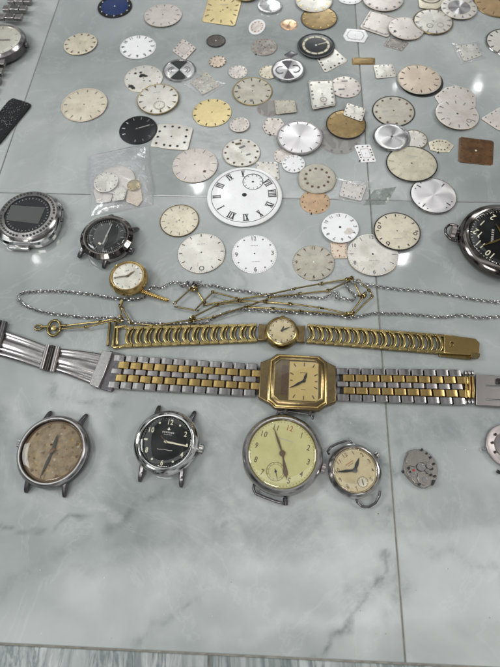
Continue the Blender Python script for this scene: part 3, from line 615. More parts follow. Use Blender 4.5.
D(195, 165.5, 46, 'pink_silver', 'baton', 'ink_grey', 0, 'greyish pink dial with thin printed batons above the cream dial', wd=.016, ln=.18, r0=.92, hole=.04, holem='ink_grey', extra=lambda mb, P, Rm: mb.box((.42*Rm, -.42*Rm, .68), (.12*Rm, .12*Rm, .05), 'ink_brown', 20))
D(241.5, 153, 38, 'silver_satin', 'dot', 'ink_brown', 0, 'greyish dial with two dark smears above the big roman numeral dial', wd=.05, extra=lambda mb, P, Rm: (mb.box((.05*Rm, .35*Rm, .7), (.35*Rm, .14*Rm, .05), 'ink_grey', -25), mb.box((-.15*Rm, .6*Rm, .66), (.3*Rm, .14*Rm, .05), 'ink_brown', -10), mb.box((.35*Rm, -.2*Rm, .7), (.25*Rm, .1*Rm, .05), 'ink_grey', -20)), z=.3)
D(269, 170, 0, 'silver_satin', 'dot', 'ink_grey', 0, 'small square silver dial peeping out behind the big roman numeral dial', poly=[(256, 162), (278, 163), (280, 180), (257, 180)], wd=.05, r0=.9)
D(244.5, 196.5, 75, 'white_enamel', 'roman', 'ink_black', 210, 'big white enamel pocket watch dial with black roman numerals and a subdial', z=1.0, t=1.1, dome=.5, ln=.20, r0=.84, track=None, skip=(6,), hole=.065, sub=(180, .50, .27), extra=lambda mb, P, Rm: (ring(mb, (0, 0), Rm*.885, Rm*.012, 1.23, 'ink_black', 80), mb.box((0, -.50*Rm, 1.55), (.05*Rm, .05*Rm, .08), 'ink_black')))
D(179.5, 221, 39, 'cream', 'baton', 'ink_grey', 0, 'cream dial with mixed markers below the greyish pink dial', wd=.03, rim='brass_dark', rimw=.03, asp=1.02, extra=worn(37, 8, 'ink_faint', .03, .07), applied=True)
D(201.5, 253, 48, 'silver_satin', 'baton', 'ink_black', 0, 'silver white dial with thin black batons, lower left of the two lowest dials', wd=.03, ln=.13, r0=.93, logo=lg, hole=.03, skip=(6,), applied=True, z=.3, extra=lambda mb, P, Rm: ring(mb, (0, -.78*Rm), .09*Rm, .03*Rm, .62, 'ink_black'))
D(254.5, 254.5, 45, 'white_enamel', ['num', 'dot', 'dot', 'num', 'dot', 'dot', 'num', 'dot', 'dot', 'num', 'dot', 'dot'], 'ink_grey', 0, 'white dial with 12, 3, 6 and 9 numerals below the big roman numeral dial', numsize=.22, track=.95, wd=.03, logo=lg3)
D(315, 202, 30, 'tan_copper', 'dot', 'ink_brown', 0, 'tan dial with dark dots partly under the greige dial', wd=.04, feet=True, extra=worn(41, 5, 'ink_brown', .02, .05))
D(317, 179, 38, 'greige', 'dot', 'ink_brown', 0, 'greige dial with an inner ring of brown dots, overlapping the tan dial', z=.8, r0=.68, wd=.055, hole=0, logo=[(0, .3, .05)], dome=.5)
D(352, 193, 0, 'pink_silver', 'dot', 'ink_brown', 12, 'square pinkish dial in a clear film sleeve', poly=[(343.5, 180), (367, 186), (361, 201.5), (339, 196)], z=.5, wd=.045, extra=ring_inner_poly(.93, 'white_enamel'), logo=lg, r0=.8)
D(338.5, 251, 20, 'peach', 'baton', 'ink_red', 0, 'small copper coloured dial mostly hidden under the white numeral dial', extra=worn(43, 4, 'ink_red', .05, .1), poly=[(330, 242), (347, 243), (347, 259), (332, 259)])
D(372.5, 255, 51, 'silver_satin', ['num', 'baton', 'baton', 'baton', 'baton', 'baton', 'num', 'baton', 'num', 'baton', 'num', 'baton'], 'ink_grey', 5, 'large ivory dial with numerals and batons under the dark rimmed cream dial', numsize=.17, wd=.02, ln=.16, z=.2, hole=.04, logo=[(-.3, .36, .05)])
D(340, 228, 37, 'white_enamel', 'rnum', 'ink_grey', 0, 'white dial with grey numerals and a black centre hole, over a copper dial', z=1.2, numsize=.19, hole=.07, extra=lambda mb, P, Rm: mb.prism([(.4*Rm+.3*Rm*math.cos(i), -.3*Rm+.24*Rm*math.sin(i)) for i in range(6)], .4, .66, 'pink_silver'))
D(397, 231.5, 46, 'cream', 'baton', 'ink_black', 5, 'cream dial with dark rim overlapping the large ivory dial', z=1.4, rim='gun_metal', rimw=.035, wd=.04, ln=.12, r0=.9, applied=True, logo=[(-.4, .4, .05)], extra=lambda mb, P, Rm: [ring(mb, (clock(a).x*.78*Rm, clock(a).y*.78*Rm), .07*Rm, .03*Rm, .68, 'ink_black') for a in (100, 285, 215)])
D(313.5, 263, 41.5, 'greige', ['num', 'wedge', 'wedge', 'wedge', 'wedge', 'wedge', 'num', 'wedge', 'wedge', 'num', 'wedge', 'wedge'], 'ink_brown', 5, 'yellowish grey dial with brown markers above the gold chain', numsize=.17, wd=.03, logo=lg3, hole=.03, holem='ink_white', dome=.4)
D(171.5, 137.5, 0, 'silver_satin', 'dot', 'ink_black', 5, 'silver cushion shaped dial with black dots right of the glossy black dial', poly=[(158, 124), (176, 124), (193.5, 129), (188, 151), (168, 149.5), (150, 146)], wd=.05, r0=.8, hole=.04)
def blackdots(mb, P, Rm):
    for k in range(12):
        if k in (3, 7): continue
        d = clock(k*30)*Rm*.78; mb.box((d.x, d.y, .6), (Rm*.05, Rm*.16, .14), 'steel_polished', k*30)
    mb.box((.2*Rm, .2*Rm, .72), (.04*Rm, .75*Rm, .05), 'ink_faint', 62)
D(138.5, 130.5, 38.5, 'black_gloss', None, 'steel_polished', 10, 'glossy black dial with silver batons left of the silver cushion dial', extra=blackdots, t=.5)
D(84.5, 105.5, 46, 'cream', 'baton', 'ink_grey', 5, 'cream dial with raised batons left of the glossy black dial', applied=True, wd=.04, rim='peach', rimw=.03, ln=.14, hole=.03)
D(80.5, 44.5, 34, 'cream', 'wedge', 'ink_brown', 0, 'small champagne dial with brown wedges near the steel watch at the left', applied=True, wd=.045, hole=.03)
# --- dials in the plastic bag
D(105, 195, 0, 'pink_silver', None, 'ink_grey', 0, 'pinkish plate at the lower left inside the clear bag', poly=[(93, 190), (103, 184), (114, 192), (111, 202), (97, 204)], z=.4, hole=0, group='dials inside the clear bag')
D(137, 196, 0, 'peach', None, 'ink_grey', 0, 'pointed peach plate at the right inside the clear bag', poly=[(127, 185), (139, 178), (143, 200), (138, 207), (126, 202)], z=.4, hole=0, group='dials inside the clear bag')
D(117, 180, 36, 'pink_silver', None, 'ink_grey', 0, 'wide pinkish dial at the back inside the clear bag', z=1.2, hole=0, group='dials inside the clear bag')
D(119.5, 194, 0, 'silver_satin', 'dot', 'ink_grey', 20, 'pointed whitish dial in the middle of the clear bag', poly=[(114, 190), (122, 184), (127, 190), (124, 200), (112, 201)], z=2.1, wd=.04, group='dials inside the clear bag')
D(106, 182, 25, 'silver_satin', 'dot', 'ink_grey', 0, 'round dotted dial topmost in the clear bag', z=3.0, wd=.04, group='dials inside the clear bag', extra=worn(47, 5, 'ink_faint', .04, .08), tilt=(4, -3))
D(134, 185, 14, 'gold_pale', 'wedge', 'ink_brown', 0, 'small golden dial at the right inside the clear bag', z=2.0, group='dials inside the clear bag')
# --- films and bags
def film(label, quad, z0, z1, m='plastic_film', n=16, seed=1, name='plastic_bag', cat='plastic bag', amp=.8):
    rd = random.Random(seed); ph = [rd.uniform(0, 6.28) for _ in range(6)]
    c = sum((G(*q) for q in quad), Vector())/4
    q3 = [local(c, 0, G(*q)) for q in quad]; mb = MB()
    def pt(u, v, top):
        p = q3[0].lerp(q3[1], u).lerp(q3[3].lerp(q3[2], u), v)
        b = (max(0, 16*u*(1-u)*v*(1-v)))**.45
        z = z0+(z1-z0)*b + amp*b*(math.sin(9*u+ph[0]+4*v)*.5+math.sin(17*v+ph[1]-6*u)*.35+math.sin(25*u*v+ph[2])*.3)
        p = p.copy(); e = .5*math.sin(8*u+ph[3])*.5+.4*math.sin(11*v+ph[4]); p.x += e; p.y += e*.6
        p.z = max(.3, z) if top else .12
        return p
    vs = []; fs = []
    for top in (1, 0):
        o = len(vs)
        for i in range(n+1):
            for j in range(n+1): vs.append(pt(i/n, j/n, top))
        for i in range(n):
            for j in range(n):
                a = o+i*(n+1)+j; f = (a, a+n+1, a+n+2, a+1); fs.append(f if top else f[::-1])
    mb.add(vs, fs, m); o = mb.build(name, None, c, smooth=80); tag(o, label, cat); return o
film('clear zip bag holding a heap of small dials, at the left', [(87, 157), (148, 145), (154, 205), (92, 216)], .5, 6.8, n=28, seed=4, amp=.9)
film('clear film sleeve round the square pinkish dial', [(335, 178), (373, 182), (364, 204), (331, 198)], .5, 1.9, seed=6, n=12, amp=.35)
film('grey translucent film flap beside the sleeved square dial', [(374, 190), (396, 187), (387, 204), (364, 205)], .3, 1.6, 'plastic_grey', seed=9, n=12, amp=.5)
film('clear film wrapping around the small grey square dial', [(186, 70), (226, 84), (205, 98), (181, 82)], .5, 1.9, seed=12, n=12, amp=.4)
film('clear film wrapping around the small square silver dial at the right', [(451, 44), (478, 41), (486, 58), (461, 65)], .5, 1.7, seed=15, n=12, amp=.4)
# ------------------------------------------------------------------ watches and watch heads
def head(name, px, py, zd, rot, label, cat='watch'):
    p = G(px, py, zd); k = ppm(p); loc = Vector((p.x, p.y, 0)); rz = -rot
    o = empty(name, loc, rz, label, cat); return o, loc, rz, k
def hand(root, name, ang, length, tail, wd, z, m, style='leaf'):
    mb = MB()
    if style == 'leaf': pts = [(-wd*.35, -tail), (wd*.35, -tail), (wd*.3, 0), (wd*.55, length*.45), (wd*.25, length*.8), (0, length), (-wd*.25, length*.8), (-wd*.55, length*.45), (-wd*.3, 0)]
    elif style == 'spade': pts = [(-wd*.3, -tail), (wd*.3, -tail), (wd*.22, length*.6), (wd*.9, length*.7), (wd*.75, length*.8), (wd*.2, length*.88), (0, length), (-wd*.2, length*.88), (-wd*.75, length*.8), (-wd*.9, length*.7), (-wd*.22, length*.6)]
    else: pts = [(-wd/2, -tail), (wd/2, -tail), (wd/2*.8, length), (-wd/2*.8, length)]
    c, s_ = math.cos(R(-ang)), math.sin(R(-ang)); pts = [(x*c-y*s_, x*s_+y*c) for x, y in pts]
    n = len(pts); vs = [(x, y, z) for x, y in pts]+[(x, y, z+.12) for x, y in pts]+[(0, 0, z+.2)]
    fs = [tuple(range(n))[::-1]]+[(i, (i+1) % n, n+(i+1) % n, n+i) for i in range(n)]+[(n+i, n+(i+1) % n, 2*n) for i in range(n)]
    mb.add(vs, fs, m); mb.lathe([(wd*.7, z), (wd*.7, z+.25), (.001, z+.28)], m, 16)
    return mb.build(name, root)
def crown(root, ang, dist, z, r, ln, m, m2=None):
    d = clock(ang); rg = []; n = 24; pr = [(0, .35), (.05, .8), (.15, 1), (.9, 1), (1, .8), (1, .02)]
    u = Vector((d.y, -d.x, 0)); d3 = Vector((d.x, d.y, 0)); b = d3*dist+Vector((0, 0, z))
    for t, q in pr:
        rg.append([b+d3*(t*ln)+(u*math.cos(2*math.pi*j/n)+Vector((0, 0, 1))*math.sin(2*math.pi*j/n))*r*q*(1 if j % 2 else .88) for j in range(n)])
    mb = MB(); mb.rings(rg, m); mb.tube([b-d3*ln*.8, b+d3*.1], r*.4, m2 or m)
    return mb.build('crown', root)
def lug(root, loc, rz, tip, r, w0, w1, m, z0=4.5, z1=.9, h0=3.4, h1=1.6):
    t = local(loc, rz, G(*tip, z1)); sg = 1 if t.y > 0 else -1; x0 = t.x*.93
    y0 = sg*math.sqrt(max(1, (r*.90)**2-x0**2)); mb = MB(); P = []; W = []; H = []
    for i in range(7):
        q = i/6; P.append((x0+(t.x-x0)*q, y0+(t.y-y0)*q, z0+(z1-z0)*q**1.6)); W.append(w0+(w1-w0)*q); H.append(h0+(h1-h0)*q)
    W[-1] *= .7; H[-1] *= .6
    mb.sweep(P, W, H, m); return mb.build('lug', root, bev=.18)
def crystal(root, r, z, h, m='crystal_glass'):
    mb = MB(); mb.lathe([(r, z-.5), (r, z), (r*.97, z+h*.35), (r*.9, z+h*.62), (r*.7, z+h*.85), (r*.4, z+h*.96), (.001, z+h)], m, 64); return mb.build('crystal', root, smooth=80)
def dialdisc(root, r, z, base, fn=None, poly=None):
    mb = MB(); P = poly or circle(r, 64); plate(mb, P, base, .3, .0, .03)
    if fn: fn(mb, P)
    o = mb.build('dial', root, (0, 0, z*.001)); return o
# --- bare head with aged brown dial, lower left
o, loc, rz, k = head('wristwatch', 52.7, 451, 5.5, 196, 'strapless steel watch head with badly aged brown dial, lower left')
ro, rd = 36.3/k, 30.3/k
mb = MB(); mb.lathe([(.001, .8), (ro*.82, .8), (ro*.97, 2), (ro, 3.2), (ro, 5.6), (ro*.985, 6.2)], 'steel_dark', 80); mb.build('case', o)
mb = MB(); mb.lathe([(ro*.985, 6.2), (ro*.96, 6.9), (rd*1.09, 7.6), (rd*1.05, 7.6), (rd*1.03, 7.2)], 'steel', 80); mb.lathe([(rd*1.03, 7.2), (rd*1.0, 5.2)], 'gun_metal', 80); mb.build('bezel', o)
def agedface(mb, P):
    face(mb, P, ['num', 'dot', 'num', 'dot', 'num', 'dot', 'num', 'dot', 'num', 'dot', 'num', 'dot'], 'ink_brown', t=.3, dome=0, numsize=.17, r0=.9, wd=.04, hole=0)
    rdm = random.Random(5); ring(mb, (0, 0), rd*.965, rd*.07, .32, 'ink_brown', 64)
    for _ in range(46):
        a = rdm.uniform(0, 360); q = clock(a)*rd*rdm.uniform(.1, .93); s_ = rd*rdm.uniform(.015, .06)
        mb.prism([(q.x+s_*rdm.uniform(.5, 1.3)*math.cos(i*.9), q.y+s_*rdm.uniform(.5, 1.3)*math.sin(i*.9)) for i in range(7)], .2, .33, rdm.choice(['dark_brown', 'brown_gold', 'ink_brown', 'grey_worn']))
dialdisc(o, rd*1.01, 5.2, 'aged_brown', agedface)
hand(o, 'minute_hand', 4, rd*.86, rd*.12, 1.5, 5.9, 'ink_black'); hand(o, 'hour_hand', 176, rd*.55, 0, 1.7, 6.15, 'ink_black', 'leaf'); hand(o, 'second_hand', 40, rd*.12, rd*.1, 1.2, 6.3, 'dark_brown', 'stick')
crystal(o, rd*1.03, 7.2, 1.5, 'crystal_old')
for t in ((51, 411), (87, 414), (25.5, 493), (64, 497.5)): lug(o, loc, rz, t, ro, 3.0, 1.9, 'steel_dark', 4.2)
crown(o, 90, ro*.99, 3.4, 2.0, 1.9, 'steel')
# --- bare head with black dial
o, loc, rz, k = head('wristwatch', 166.2, 442, 5, 11, 'strapless steel watch head with glossy black dial and pale numerals')
ro, rd = 32.2/k, 25.7/k
mb = MB(); mb.lathe([(.001, .8), (ro*.85, .8), (ro*.98, 1.8), (ro*1.02, 3.2), (ro*1.02, 4.9), (ro*.99, 5.6)], 'steel_polished', 80); mb.build('case', o)
mb = MB(); mb.lathe([(ro*.99, 5.6), (ro*.93, 6.5), (rd*1.13, 7.1), (rd*1.08, 6.7), (rd*1.05, 7.0), (rd*1.01, 6.9)], 'steel_polished', 80); mb.lathe([(rd*1.01, 6.9), (rd*1.0, 4.9)], 'gun_metal', 80); mb.build('bezel', o)
def bface(mb, P):
    for k_ in range(12):
        d = clock(k_*30)
        if k_ in (12, 0, 2, 4, 6, 8, 10): mb.text(str(k_ or 12), tuple(d*rd*.8), rd*.21, 'lume_cream', 0, .34, .78)
        elif k_ == 9: mb.box((d.x*rd*.82, d.y*rd*.82, .33), (rd*.07, rd*.14, .04), 'lume_cream', 90)
        else: mb.prism([(d.x*rd*.82+rd*.045*math.cos(i), d.y*rd*.82+rd*.045*math.sin(i)) for i in range(6)], .25, .36, 'lume_cream')
    for k_ in range(60): d = clock(k_*6)*rd*.945; mb.box((d.x, d.y, .32), (rd*.012, rd*.03, .03), 'ink_faint', k_*6)
    # small emblem and maker line (unreadable print), curved line below
    mb.box((0, rd*.52, .33), (rd*.05, rd*.1, .03), 'ink_white'); mb.box((0, rd*.50, .335), (rd*.12, rd*.02, .03), 'ink_white')
    for i in range(7): mb.box((rd*(-.21+.07*i), rd*.38, .33), (rd*.045, rd*.06, .03), 'ink_faint')
    for i in range(5): mb.box((rd*(-.13+.065*i), rd*.29, .33), (rd*.045, rd*.025, .03), 'ink_faint')
    mb.tube([(rd*(-.3+.06*i), -rd*(.3+.01*math.sin(i)), .33) for i in range(11)], rd*.012, 'ink_faint', 5, flat=.4)
dialdisc(o, rd*1.0, 4.7, 'black_gloss', bface)
hand(o, 'minute_hand', 94, rd*.88, rd*.08, .85, 5.5, 'lume_cream', 'stick'); hand(o, 'hour_hand', 92, rd*.5, rd*.05, 1.1, 5.25, 'chain_silver'); hand(o, 'second_hand', 308, rd*.32, rd*.1, .35, 5.75, 'dark_brown', 'stick')
crystal(o, rd*1.04, 6.7, 1.3)
for t in ((159.5, 405.5), (195, 411), (139.5, 482), (181, 487.5)): lug(o, loc, rz, t, ro, 3.3, 2.0, 'steel_dark', 4)
crown(o, 93, ro*1.03, 3.2, 2.5, 2.4, 'steel')
# --- pocket watch with yellow face
o, loc, rz, k = head('pocket_watch', 282.3, 453.5, 6.5, 21, 'round silver watch with yellow face, slim black hands and wire lugs, under the two-tone watch')
ro, rd = 41/k, 33.8/k
mb = MB(); mb.lathe([(.001, .6), (ro*.7, .6), (ro*.93, 2), (ro*.995, 4), (ro*.99, 5.6)], 'steel_brushed', 96); mb.build('case', o)
mb = MB(); mb.lathe([(ro*.99, 5.6), (ro*.975, 6.5), (ro*.93, 7.4), (rd*1.08, 8.1), (rd*1.04, 8.0), (rd*1.02, 7.6)], 'steel', 96); mb.lathe([(rd*1.02, 7.6), (rd, 6.3)], 'brass_dark', 96); mb.build('bezel', o)
def yface(mb, P):
    for k_ in range(12):
        if k_ == 6: continue
        d = clock(k_*30)*rd*.80; mb.text(str(k_ or 12), tuple(d), rd*.175, 'ink_red' if k_ == 0 else 'ink_brown', 0, .34, .8)
    for k_ in range(60): d = clock(k_*6)*rd*.94; mb.box((d.x, d.y, .32), (rd*.014, rd*.035, .03), 'ink_brown', k_*6)
    for i in range(8): mb.box((rd*(-.2+.055*i), rd*.42, .33), (rd*.035, rd*.03*(1+.4*(i in (0, 4))), .03), 'ink_faint')
dd = dialdisc(o, rd*1.0, 6.2, 'yellow_enamel', yface)
sm = MB(); sr = rd*.27; sm.lathe([(sr, .01), (sr, .09), (sr*.94, .09), (sr*.94, .04), (.001, .04)], 'yellow_enamel', 48)
ring(sm, (0, 0), sr*.99, sr*.05, .11, 'ink_brown'); ring(sm, (0, 0), sr*.78, sr*.03, .06, 'ink_brown')
for k_ in range(12): q = clock(k_*30)*sr*.88; sm.box((q.x, q.y, .1), (sr*.04, sr*.14, .04), 'ink_brown', k_*30)
q = clock(184)*rd*.56; sdo = sm.build('subdial', dd, (q.x*.001, q.y*.001, .00031))
hm = MB(); hm.sweep([(0, -sr*.3, .2), (0, sr*.75, .2)], [.45, .2], [.12, .12], 'ink_black'); hm.lathe([(.6, .1), (.6, .3), (.001, .32)], 'ink_black', 12); hm.build('second_hand', sdo, rz=-150)
hand(o, 'minute_hand', -39+4, rd*.84, rd*.12, 1.0, 7.05, 'ink_brown'); hand(o, 'hour_hand', 154, rd*.78, 0, 1.3, 6.8, 'ink_brown', 'spade')
mb = MB(); mb.lathe([(1.5, 6.6), (1.5, 7.35), (.001, 7.5)], 'ink_brown', 20); mb.build('hand_boss', o)
crystal(o, rd*1.03, 7.6, 1.2)
def wire(root, loc, rz, pts, r, m, name='wire_lug'):
    mb = MB(); mb.tube([local(loc, rz, G(x, y, z)) for x, y, z in pts], r, m, 8); return mb.build(name, root, smooth=60)
wire(o, loc, rz, [(254, 484, 4), (253.5, 489, 2.5), (255.5, 493.5, 2), (265, 497.5, 2), (276, 501.5, 2), (283.5, 503.5, 2), (285.5, 500, 2.4), (285.5, 496.5, 3.5)], .7, 'steel_dark')
wire(o, loc, rz, [(285.4, 498, 3.2), (285.7, 504.5, 1.6)], 1.25, 'steel_dark')
wire(o, loc, rz, [(276, 417, 4.5), (278, 412.2, 3.5), (284, 411, 3.2), (300, 413, 3.2), (311, 414.5, 3.4), (313, 419, 4)], .6, 'steel_dark')
for x, y in ((278.5, 412.5), (312, 415)): wire(o, loc, rz, [(x-.8, y+.3, 3.4), (x+1.4, y-.2, 3.4)], 1.3, 'steel_dark', 'lug_knob')
crown(o, 91, ro*.99, 4.2, 2.7, 2.2, 'rose_metal')
# --- small octagonal watch
o, loc, rz, k = head('wristwatch', 354.8, 470.5, 5, -28, 'small eight-sided steel watch with cream dial and wire lugs, touching the yellow faced watch')
ro, rd = 27/k, 22/k
def octo(r, z, rnd=.0): return [(r/math.cos(0)*(math.cos(R(22.5+45*i+o_)))*(1), r*math.sin(R(22.5+45*i+o_)), z) for i in range(8) for o_ in (-17, -8, 8, 17)]
mb = MB(); mb.rings([octo(ro*.8, .7), octo(ro*.98, 1.6), octo(ro*1.0, 4.8), octo(ro*.96, 5.5)], 'steel_polished', True, False); mb.build('case', o, smooth=20)
mb = MB(); n_ = 32
def cir(r, z): return [(r*math.cos(R(22.5+45*i+o_)), r*math.sin(R(22.5+45*i+o_)), z) for i in range(8) for o_ in (-17, -8, 8, 17)]
def oc(r, z): return [(p[0]*(1/max(math.cos(R(((22.5+45*(i//4)) and (-17, -8, 8, 17)[i % 4]))), .1))*math.cos(R(22.5))/math.cos(R(22.5)), p[1]/math.cos(R((-17, -8, 8, 17)[i % 4])), z) for i, p in enumerate(cir(r, z))]
mb.rings([octo(ro*.96, 5.5), octo(ro*.9, 6.4), cir(rd*1.07, 6.8), cir(rd*1.04, 6.6), cir(rd*1.01, 5.0)], 'steel', False, False); mb.build('bezel', o, smooth=20)
def cface(mb, P):
    for k_ in range(12):
        if k_ in (6,): continue
        d = clock(k_*30)*rd*.8
        mb.text(str(k_ or 12), tuple(d), rd*.2, 'ink_brown', 0 if k_ else 0, .34, .8)
    ring(mb, (0, 0), rd*.95, rd*.02, .33, 'ink_brown', 60)
    for i in range(7): mb.box((rd*(-.2+.06*i), rd*.4, .33), (rd*.04, rd*.05, .03), 'ink_red')
    for i in range(5): mb.box((rd*(-.13+.06*i), rd*.31, .33), (rd*.04, rd*.03, .03), 'ink_brown')
dd = dialdisc(o, rd*1.0, 5.0, 'cream_dial', cface)
sm = MB(); sr = rd*.23; ring(sm, (0, 0), sr, sr*.09, .05, 'ink_brown'); sm.lathe([(sr*.97, .03), (.001, .02)], 'cream', 30)
for k_ in range(12): q = clock(k_*30)*sr*.82; sm.box((q.x, q.y, .05), (sr*.06, sr*.18, .03), 'ink_brown', k_*30)
sm.sweep([(0, -sr*.6, .2), (0, sr*.6, .2)], [.5, .3], [.12, .12], 'ink_black'); q = clock(180)*rd*.60; sm.build('subdial', dd, (q.x*.001, q.y*.001, .00031), rz=-20)
hand(o, 'minute_hand', -92+28, rd*.86, rd*.1, 1.3, 5.85, 'ink_black'); hand(o, 'hour_hand', 26+28, rd*.62, rd*.08, 1.6, 5.6, 'ink_black')
mb = MB(); mb.lathe([(1.2, 5.5), (1.2, 6.1), (.001, 6.2)], 'steel_dark', 16); mb.build('hand_boss', o)
crystal(o, rd*1.04, 6.5, 1.0)
wire(o, loc, rz, [(329, 454, 4), (327.5, 451.5, 3), (331, 447, 2.6), (338, 443.3, 2.6), (345, 441.2, 2.8), (350, 440.6, 3), (352, 443.5, 4)], .6, 'steel_dark')
wire(o, loc, rz, [(356.5, 498, 3.5), (357, 502, 2.4), (362, 506.5, 2), (369, 507, 2), (375.5, 503, 2.2), (379.5, 496, 2.6), (380, 491, 3.5)], .6, 'steel_dark')
crown(o, 88, ro*1.0, 3.3, 1.9, 1.9, 'steel')
# --- strapless black watch head, upper left
o, loc, rz, k = head('wristwatch', 106, 235.5, 8.5, 38, 'strapless dark steel watch head with black dial and ridged bezel, above the small gold watch')
ro, rd = 26.6/k, 20.5/k
mb = MB(); mb.lathe([(.001, .8), (ro*.85, .8), (ro*.95, 2), (ro*.97, 4), (ro*.97, 5.4)], 'steel', 80); mb.build('case', o)
mb = MB(); mb.lathe([(ro*.97, 5.4), (ro, 5.8), (ro*1.0, 7.2), (ro*.93, 8.1), (rd*1.12, 9.0), (rd*1.05, 9.0), (rd*1.02, 8.6)], 'dark_polished', 120, wob=lambda t: 1+.004*math.sin(t*2*math.pi*40)); mb.lathe([(rd*1.03, 8.7), (rd, 7.2)], 'gun_metal', 80); mb.build('bezel', o)
ins = MB()
for k_ in range(60):
    if k_ % 5: continue
    q = clock(k_*6)*ro*.885; ins.box((q.x, q.y, 8.55), (ro*.03, ro*.06, .25), 'chain_silver', k_*6)
ins.build('bezel_marks', o)
def kface(mb, P):
    for k_ in range(12): q = clock(k_*30)*rd*.78; mb.box((q.x, q.y, .34), (rd*.05, rd*.16, .06), 'ink_grey', k_*30)
    for k_ in range(60): q = clock(k_*6)*rd*.93; mb.box((q.x, q.y, .33), (rd*.014, rd*.05, .04), 'ink_faint', k_*6)
    mb.box((0, -rd*.5, .34), (rd*.16, rd*.1, .04), 'lume_cream')
dialdisc(o, rd, 7.2, 'black_gloss', kface)
hand(o, 'minute_hand', -20, rd*.75, rd*.1, .9, 7.9, 'chain_silver', 'stick'); hand(o, 'hour_hand', 160, rd*.5, rd*.1, 1.1, 7.7, 'chain_silver', 'stick')
crystal(o, rd*1.04, 8.7, 1.9)
for t in ((113, 215), (138.5, 228), (78, 257.5), (103, 268.5)): lug(o, loc, rz, t, ro*.97, 3.3, 2.2, 'steel_dark', 4.2, 1.2)
crown(o, 84, ro*.98, 3.8, 2.4, 2.6, 'steel_dark')
# --- small gold watch head
o, loc, rz, k = head('ladies_watch', 127.5, 276, 8.5, -10, 'small round gold watch with silver white dial, lying on the silver chain')
ro, rd = 19.6/k, 15.3/k
mb = MB(); mb.lathe([(.001, 1.6), (ro*.62, 1.6), (ro*.86, 2.6), (ro*.98, 4.4), (ro*1.0, 6), (ro*.97, 7.4)], 'gold', 64); mb.build('case', o)
mb = MB(); mb.lathe([(ro*.97, 7.4), (ro*.92, 8.4), (rd*1.1, 9.2), (rd*1.04, 9.1), (rd*1.0, 8.2)], 'gold', 64); mb.build('bezel', o)
def gface(mb, P):
    face(mb, P, 'baton', 'brass_dark', t=.3, dome=0, wd=.03, ln=.14, r0=.92, hole=0); [mb.box((rd*(-.12+.06*i), rd*.42, .34), (rd*.04, rd*.06, .03), 'ink_grey') for i in range(5)]
dialdisc(o, rd, 8.1, 'silver_satin', gface)
hand(o, 'minute_hand', -84+10-12, rd*.9, rd*.12, .75, 8.9, 'ink_brown', 'stick'); hand(o, 'hour_hand', 52+10, rd*.6, rd*.12, 1.0, 8.7, 'brass_dark')
crystal(o, rd*1.03, 9.1, .9)
crown(o, -30, ro*.97, 5, 1.4, 1.5, 'gold')
def stub(root, loc, rz, a, b, w_, m, name): 
    mb = MB(); pa, pb = local(loc, rz, G(*a)), local(loc, rz, G(*b)); mb.sweep([pa, pa.lerp(pb, .5), pb], [w_, w_*.8, w_*.5], [1.6, 1.4, 1.0], m); mb.build(name, root, bev=.15)
pa, pb = local(loc, rz, G(140, 291, 3)), local(loc, rz, G(168, 300.5, 1.6)); mb = MB(); ax = (pb-pa).normalized(); u_ = ax.cross(Vector((0, 0, 1))).normalized(); v_ = u_.cross(ax)
for ph in (0, 2.09, 4.19): mb.tube([pa.lerp(pb, i/40)+(u_*math.cos(i*.75+ph)+v_*math.sin(i*.75+ph))*(.95-.45*i/40) for i in range(41)], .62, 'gold', 7)
mb.build('twisted_bracelet', o, smooth=70)
stub(o, loc, rz, (122, 300, 2.5), (120.5, 307, 1.4), 1.8, 'gold_old', 'bracelet_end')
# --- digital watch head at the left edge
o, loc, rz, k = head('digital_watch', 27.5, 214.5, 8.5, 8, 'chunky digital watch head with grey screen and studded steel bezel, at the left edge')
ro = 30.5/k; rd = 22.8/k
mb = MB()
out_ = []
for j in range(72):
    a = 2*math.pi*j/72; d_ = math.degrees(a)
    bump_ = 1.03+.16*max(0, math.cos(R(d_+48)))**10+.16*max(0, math.cos(R(d_-230)))**10+.10*max(0, math.cos(R(d_-52)))**10+.10*max(0, math.cos(R(d_-130)))**10
    out_.append((math.cos(a)*bump_, math.sin(a)*bump_))
def oc2(q, z): return [(ro*q*x, ro*q*y, z) for x, y in out_]
mb.rings([oc2(.92, .8), oc2(1.0, 1.6), oc2(1.0, 4.2), oc2(.95, 5.5), [(ro*.9*math.cos(2*math.pi*j/72), ro*.9*math.sin(2*math.pi*j/72), 6.2) for j in range(72)]], 'steel_polished', True, True); mb.build('case', o)
mb = MB(); mb.lathe([(ro*.96, 6), (ro*1.0, 6.5), (ro*1.0, 7.8), (ro*.95, 8.7), (rd*1.02, 9.2), (rd*1.0, 8.8)], 'steel', 90); mb.lathe([(rd*1.0, 8.9), (rd*.98, 8.5), (.001, 8.5)], 'black_gloss', 64)
bz = mb.build('bezel', o)
st = MB()
for k_ in range(48):
    if k_ in (0, 12, 24, 36): continue
    q = clock(k_*7.5)*(ro*.5+rd*.5)*.995; st.prism([(q.x+.8*math.cos(i), q.y+.8*math.sin(i)) for i in range(6)], 8.6, 9.2, 'gun_metal' if k_ % 2 else 'ink_black')
for k_ in range(36):
    q = clock(k_*10)*rd*.88; st.box((q.x, q.y, 8.55), (.6, 1.0, .12), 'ink_grey' if k_ % 3 else 'rose_metal', k_*10)
st.build('bezel_studs', bz)
sc = MB(); Pp = [tuple(local(loc, rz, G(x, y, 8.6)).xy) for x, y in ((6, 220), (38, 224), (45.5, 207.5), (11, 205))]
sc.prism(Pp, 8.45, 8.7, 'lcd'); sc.build('screen', o, bev=.1)
